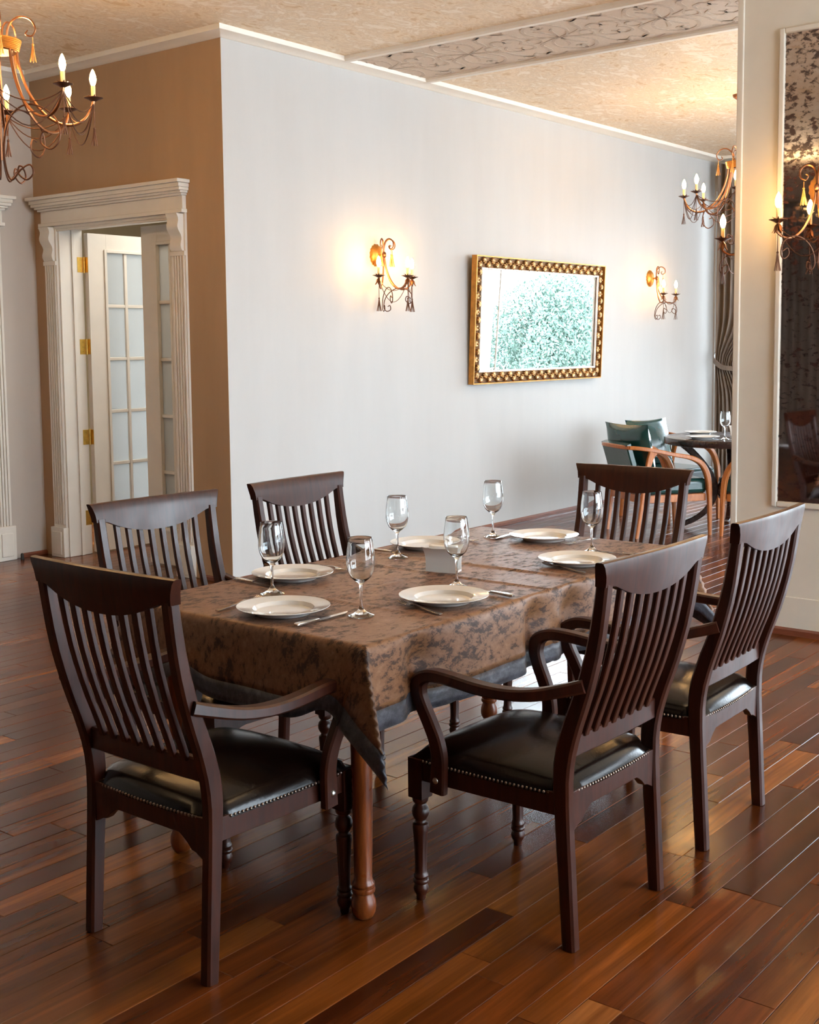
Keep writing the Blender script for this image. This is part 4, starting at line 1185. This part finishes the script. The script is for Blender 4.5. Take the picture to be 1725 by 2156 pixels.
def make_sconce(loc, rot, label, angs, R=0.22):
    """local +x points out of the wall"""
    root = empty('wall_sconce', loc, rot, label, 'wall lamp', 'candle sconces on the walls')
    mb = MB()
    # ribbed dome rosette, axis along x
    seg = 32; prof = [(0.0, 0.075), (0.008, 0.068), (0.03, 0.04), (0.038, 0.066), (0.020, 0.072), (0.040, 0.070)]
    rings = [(0.0, 0.072), (0.010, 0.070), (0.026, 0.055), (0.038, 0.030), (0.044, 0.010)]
    vs = []; fs = []
    for (x, r_) in rings:
        for j in range(seg):
            a = 2 * pi * j / seg; rr = r_ * (1 + (0.05 if j % 2 else -0.03)); vs.append((x, rr * cos(a) * 0.95, rr * sin(a) * 1.1))
    for i in range(len(rings) - 1):
        for j in range(seg):
            j2 = (j + 1) % seg; fs.append((i * seg + j, i * seg + j2, (i + 1) * seg + j2, (i + 1) * seg + j))
    fs.append(tuple(range(seg))); fs.append(tuple(4 * seg + j for j in range(seg)))
    mb.add(vs, fs); mb.tube([(0.04, 0, 0), (0.075, 0, 0.0)], 0.008, 8); mb.build('rosette', 'gold_smooth', root)
    for k, ad in enumerate(angs):
        a = radians(ad); o = (0.075, 0, 0)
        pth = rz_path([(0.004, 0.02), (0.010, -0.05), (0.030, -0.13), (0.070, -0.205), (0.12, -0.243), (0.17, -0.243), (0.207, -0.212), (R, -0.170)], a, o)
        arm = MB().tube(pth, 0.0060, 7).build('arm', 'bronze', root)
        cx, cy = o[0] + R * cos(a), R * sin(a)
        candle_set(arm, (cx, cy, -0.163), 1.0, True)
        ts = MB(); ts.tube([(cx, cy, -0.20), (cx, cy, -0.285)], 0.0024, 5); tassel(ts, (cx, cy, -0.315), 0.095); ts.build('tassel', 'bronze_dark', root)
    for ad in (-65, 0, 65) if len(angs) == 3 else (-45, 45):
        a = radians(ad)
        pth = rz_path([(0.0, 0.0), (0.004, 0.055), (0.020, 0.098), (0.055, 0.112), (0.088, 0.088), (0.088, 0.052), (0.062, 0.038), (0.048, 0.058), (0.062, 0.066)], a, (0.075, 0, 0))
        s_ = MB().tube(pth, 0.0066, 7, taper=lambda t: 1 - 0.5 * t).build('top_scroll', 'bronze', root)
        ts = MB(); tassel(ts, (0.075 + 0.07 * cos(a), 0.07 * sin(a), 0.000), 0.085); ts.build('tassel', 'gold_tassel', s_)
    mb = MB(); mb.ball((0.080, 0, 0.0), (0.017, 0.014, 0.024), 10, 7); mb.build('knot', 'bronze', root)
    sw = MB()
    pos = [(0.075 + R * cos(radians(ad)), R * sin(radians(ad)), -0.19) for ad in angs]
    for p, q in zip(pos, pos[1:]):
        for sag in (0.075, 0.155): swag(sw, p, q, sag, 0.0024)
    sw.build('rope_swags', 'bronze_dark', root)
    for ad in (-30, 30):
        a = radians(ad)
        pth = rz_path([(0.215, -0.315), (0.185, -0.300), (0.178, -0.330), (0.205, -0.352), (0.225, -0.330), (0.215, -0.275), (0.16, -0.240), (0.09, -0.250), (0.035, -0.300), (0.015, -0.370), (0.035, -0.405), (0.065, -0.395), (0.062, -0.365), (0.045, -0.372)], a, (0.05, 0, 0))
        MB().tube(pth, 0.0034, 6).build('lower_scroll', 'bronze_dark', root)
    return root
make_sconce((6.985, V0, 2.185), radians(-90), 'three-candle bronze wall sconce on the pale wall left of the gilt mirror', (-60, 0, 60))
make_sconce((11.25, V0, 2.165), radians(-90), 'small-looking bronze wall sconce on the pale wall right of the gilt mirror', (-42, 42), 0.20)
make_sconce((UC - 0.004, 2.275, 2.300), radians(180), 'bronze wall sconce mounted on the antique mirror of the pillar at the right edge', (-45, 45), 0.20)
make_sconce((6.715, VC - 0.006, 2.270), radians(90), 'bronze wall sconce on the hidden side of the pillar, only one candle showing', (-45, 45), 0.20)

# ================================================================== FAR ROUND TABLE AND GREEN ARMCHAIRS
TC = Vector((9.56, 4.18, 0))
rt = empty('round_table', TC, 0, 'dark round table with curved legs behind the pillar edge', 'table')
MB().lathe([(0.0, 0.70), (0.53, 0.70), (0.545, 0.705), (0.55, 0.715), (0.55, 0.750), (0.545, 0.758), (0.535, 0.760), (0.0, 0.760)], (0, 0, 0), 72, capb=False, capt=False).build('tabletop', 'dark_table', rt)
for k in range(4):
    a = radians(118 + 90 * k)
    pth = rz_path([(0.40, 0.70), (0.33, 0.64), (0.22, 0.52), (0.14, 0.38), (0.14, 0.26), (0.21, 0.14), (0.32, 0.06), (0.42, 0.022)], a)
    m_ = len(pth)
    MB().sweep(pth, 0.045, [0.06 - 0.02 * i / m_ for i in range(m_)], (-sin(a), cos(a), 0)).build('leg', 'dark_table', rt)
MB().lathe([(0.10, 0.25), (0.12, 0.30), (0.10, 0.42), (0.06, 0.44)], (0, 0, 0), 20).build('hub', 'dark_table', rt)
for (dx, dy, lb) in ((-0.35, 0.10, 'white plate on the near left of the round table'), (0.10, 0.33, 'white plate on the far side of the round table')):
    p = plate0.copy(); col.objects.link(p); p.location = (TC.x + dx, TC.y + dy, 0.7605); tag(p, lb, 'plate', 'plates on the round table')
p = glass0.copy(); col.objects.link(p); p.location = (9.225, 4.095, 0.7605); tag(p, 'wine glass on the dark round table beside the pillar edge', 'glass', 'glasses on the round table')
c = copy_tree(nh); c.location = (9.62, 4.16, 0.7605); c.rotation_euler = (0, 0, radians(-50)); tag(c, 'white napkin holder on the round table, cut by the pillar edge', 'napkin holder')

def pillow_mesh(w_, h_, d_, n=14, seed=1):
    rr = random.Random(seed); vs = []; fs = []
    for side in (1, -1):
        for i in range(n + 1):
            for j in range(n + 1):
                a = -1 + 2 * i / n; b = -1 + 2 * j / n
                e = max(0, (1 - a * a) * (1 - b * b)) ** 0.42
                pinch = 1 - 0.07 * (1 - abs(a) ** 2) * abs(b) ** 3
                pinch2 = 1 - 0.07 * (1 - abs(b) ** 2) * abs(a) ** 3
                wr = 0.10 * sin(a * 9 + b * 5) * (1 - e) * e
                vs.append((side * d_ / 2 * (e + wr), a * w_ / 2 * pinch2, b * h_ / 2 * pinch))
    K = n + 1; M = K * K
    for i in range(n):
        for j in range(n):
            fs.append((i * K + j, (i + 1) * K + j, (i + 1) * K + j + 1, i * K + j + 1)); fs.append((M + i * K + j, M + i * K + j + 1, M + (i + 1) * K + j + 1, M + (i + 1) * K + j))
    mb = MB(); mb.add(vs, fs, True); return mb
def make_armchair():
    root = empty('armchair', (0, 0, 0))
    OW = 'orange_wood'
    for s in (1, -1):
        # arm: from behind the back, forward, bending down as the front leg
        c = smoothpts([(-0.05, s * 0.240, 0.715), (0.03, s * 0.268, 0.708), (0.14, s * 0.290, 0.690), (0.30, s * 0.300, 0.655), (0.45, s * 0.302, 0.625), (0.54, s * 0.302, 0.575), (0.595, s * 0.300, 0.48), (0.615, s * 0.298, 0.36), (0.625, s * 0.294, 0.18), (0.632, s * 0.29, 0.0)], 4)
        k = len(c)
        MB().sweep(c, [interp([(0, .028), (.35, .045), (.55, .05), (.7, .045), (1, .026)], i / (k - 1)) for i in range(k)],
                   [interp([(0, .030), (.35, .032), (.55, .042), (.7, .045), (1, .024)], i / (k - 1)) for i in range(k)], (0, 1, 0)).build('armrest', OW, root)
        c = smoothpts([(0.13, s * 0.288, 0.690), (0.10, s * 0.284, 0.62), (0.075, s * 0.280, 0.50), (0.05, s * 0.275, 0.33), (0.0, s * 0.265, 0.0)], 4); k = len(c)
        MB().sweep(c, 0.030, [interp([(0, .085), (.15, .055), (.4, .040), (1, .024)], i / (k - 1)) for i in range(k)], (0, 1, 0)).build('rear_leg', OW, root)
    c = smoothpts([(-0.05, -0.240, 0.715), (-0.085, -0.15, 0.718), (-0.10, 0, 0.720), (-0.085, 0.15, 0.718), (-0.05, 0.240, 0.715)], 5)
    MB().sweep(c, 0.030, 0.030, (0, 0, 1)).build('back_rail', OW, root)
    mb = MB(); mb.box((0.03, -0.275, 0.275), (0.60, -0.245, 0.335)); mb.box((0.03, 0.245, 0.275), (0.60, 0.275, 0.335)); mb.box((0.57, -0.245, 0.275), (0.60, 0.245, 0.335)); mb.box((0.03, -0.245, 0.275), (0.06, 0.245, 0.335))
    mb.build('seat_frame', OW, root, bevel=0.004)
    mb = MB(); mb.box((0.03, -0.268, 0.335), (0.625, 0.268, 0.455)); cu = mb.build('seat_cushion', 'leather_green', root, bevel=0.035); cu.modifiers['bevel'].segments = 4
    mb = MB(); mb.sweep(smoothpts([(0.04, 0, 0.40), (0.0, 0, 0.56), (-0.055, 0, 0.74)], 4), 0.46, 0.05, (0, 1, 0)); mb.build('back_panel', 'leather_green', root)
    return root
pw0 = pillow_mesh(0.52, 0.42, 0.16).build('back_cushion', 'leather_green')
ac = make_armchair()
AC = [((8.784, 4.771), -35.5, 'green leather armchair with orange wood arms left of the round table, nearest the viewer'),
      ((9.955, 5.190), -110, 'green leather armchair on the far side of the round table, against the pale wall'),
      ((9.420, 3.440), 90, 'green leather armchair almost hidden by the pillar, one orange leg showing')]
PWL = ['dark green glossy cushion leaning in the nearest green armchair', 'dark green glossy cushion on the armchair beyond the round table', 'dark green cushion on the armchair hidden by the pillar']
for i, ((a, b), hd, lb) in enumerate(AC):
    c = ac if i == 0 else copy_tree(ac)
    c.location = (a, b, 0); c.rotation_euler = (0, 0, radians(hd)); tag(c, lb, 'armchair', 'green armchairs around the round table')
    p = pw0 if i == 0 else pw0.copy()
    if i: col.objects.link(p)
    M = Matrix.Translation((a, b, 0)) @ Matrix.Rotation(radians(hd), 4, 'Z') @ Matrix.Translation((0.075, 0, (0.690, 0.650, 0.67)[i])) @ Matrix.Rotation(radians((14, 4, 0)[i]), 4, 'Z') @ Matrix.Rotation(radians(-14), 4, 'Y')
    p.matrix_world = M; tag(p, PWL[i], 'cushion', 'cushions on the green armchairs')

# ================================================================== CURTAINS
def curtain(name, axis, pos, a0, a1, label, tie=True, z1=3.42, folds=9, amp=0.045, tie_to=None):
    root = empty(name, (0, 0, 0), 0, label, 'curtain')
    mb = MB(); nz = 40; na = folds * 10; vs = []; fs = []
    for k in range(nz + 1):
        z = 0.02 + (z1 - 0.02) * k / nz
        if tie:
            g = exp(-((z - 1.30) / 0.32) ** 2) if z > 1.30 else (exp(-((z - 1.30) / 0.25) ** 2) * 0.4 + 0.6)
        else: g = 0
        for i in range(na + 1):
            t = i / na; full = a0 + (a1 - a0) * t
            tt = tie_to if tie_to is not None else a1
            gath = tt + (full - tt) * 0.30
            a = full * (1 - g) + gath * g
            d = amp * (1 - 0.4 * g) * sin(2 * pi * folds * t) + 0.012 * sin(2 * pi * folds * t * 2.3 + 1)
            vs.append((pos + d, a, z) if axis == 0 else (a, pos + d, z))
    K = na + 1
    for k in range(nz):
        for i in range(na): fs.append((k * K + i, k * K + i + 1, (k + 1) * K + i + 1, (k + 1) * K + i))
    mb.add(vs, fs, True); o = mb.build('drape', 'curtain_cloth', root, fixn=False)
    if tie:
        tt = tie_to if tie_to is not None else a1; w_ = abs(a1 - a0) * 0.3
        sg = 1 if tt >= (a0 + a1) / 2 else -1
        P = [(pos - 0.07, tt - sg * w_ * 1.1, 1.24), (pos - 0.09, tt - sg * w_ * 0.5, 1.26), (pos - 0.06, tt, 1.34), (pos + 0.10, tt + sg * 0.03, 1.42)]
        P = smoothpts(P if axis == 0 else [(b, a, c) for a, b, c in P], 4)
        MB().sweep(P, 0.05, 0.01, (0, 0, 1)).build('tieback', 'curtain_cloth', root)
    return root
curtain('curtain', 0, UE - 0.14, 5.0, 5.715, 'dark taupe curtain gathered by a tieback at the end of the pale wall', True, tie_to=5.715)
curtain('curtain', 0, UE - 0.14, 1.95, 2.60, 'dark taupe curtain behind the pillar between the end windows', False, folds=7) if False else None
curtain('curtain', 0, UB_ + 0.12, 3.2, 7.2, 'long dark taupe curtain on the wall behind the viewer, seen in the pillar mirror', False, folds=30, amp=0.05)

# ================================================================== GARDEN (seen in the mirror)
gnd = struct(MB().box((UE + 0.3, -14, -0.25), (40, 16, -0.15)).build('trim_5', 'paving')); gnd.name = 'garden_ground'
def shrub(x, y, rx, rz, n, label, loose=False, seed=1):
    rr = random.Random(seed); root = empty('shrub', (x, y, -0.15), 0, label, 'shrub', 'shrubs outside the end windows')
    mb = MB(); mb.tube([(0, 0, 0), (0.05, 0.02, rz * 0.5), (0, 0.05, rz)], 0.05, 7, taper=lambda t: 1 - 0.7 * t)
    for k in range(7):
        a = rr.random() * 6.28; mb.tube([(0, 0, rz * 0.3), (cos(a) * rx * .4, sin(a) * rx * .4, rz * 0.8), (cos(a) * rx * .7, sin(a) * rx * .7, rz * 1.3)], 0.02, 5)
    mb.build('stem', 'bark', root)
    vs = []; fs = []
    for k in range(n):
        u = rr.random() * 2 - 1; a = rr.random() * 6.283; r3 = rr.random() ** (0.45)
        q = sqrt(1 - u * u); lump = 1 + 0.25 * sin(3 * a + 2 * u) + 0.15 * sin(7 * a)
        c = Vector((cos(a) * q * rx * r3 * lump, sin(a) * q * rx * r3 * lump, rz + u * rz * r3))
        if loose: c += Vector((rr.gauss(0, .2), rr.gauss(0, .2), rr.gauss(0, .2)))
        d = Vector((rr.gauss(0, 1), rr.gauss(0, 1), rr.gauss(0, 1))).normalized(); e = d.orthogonal().normalized() * 0.014; d *= 0.036
        b = len(vs); vs += [c - d, c + e, c + d, c - e]; fs.append((b, b + 1, b + 2, b + 3))
    mb = MB(); mb.add(vs, fs); o = mb.build('leaves', 'leaf', root, fixn=False); o['kind'] = 'stuff'
shrub(18.0, 0.55, 1.05, 1.22, 26000, 'round green shrub outside the end window, middle of the mirror picture', seed=2)
shrub(18.9, 2.9, 1.15, 1.05, 20000, 'low green shrub outside the end window, right in the mirror picture', seed=4)
shrub(18.2, -1.75, 1.05, 1.05, 16000, 'low green shrub outside the end window, left in the mirror picture', seed=5)
shrub(22.2, 0.4, 2.6, 2.2, 14000, 'tall loose tree-like shrub behind the others outside the end window', True, seed=8)
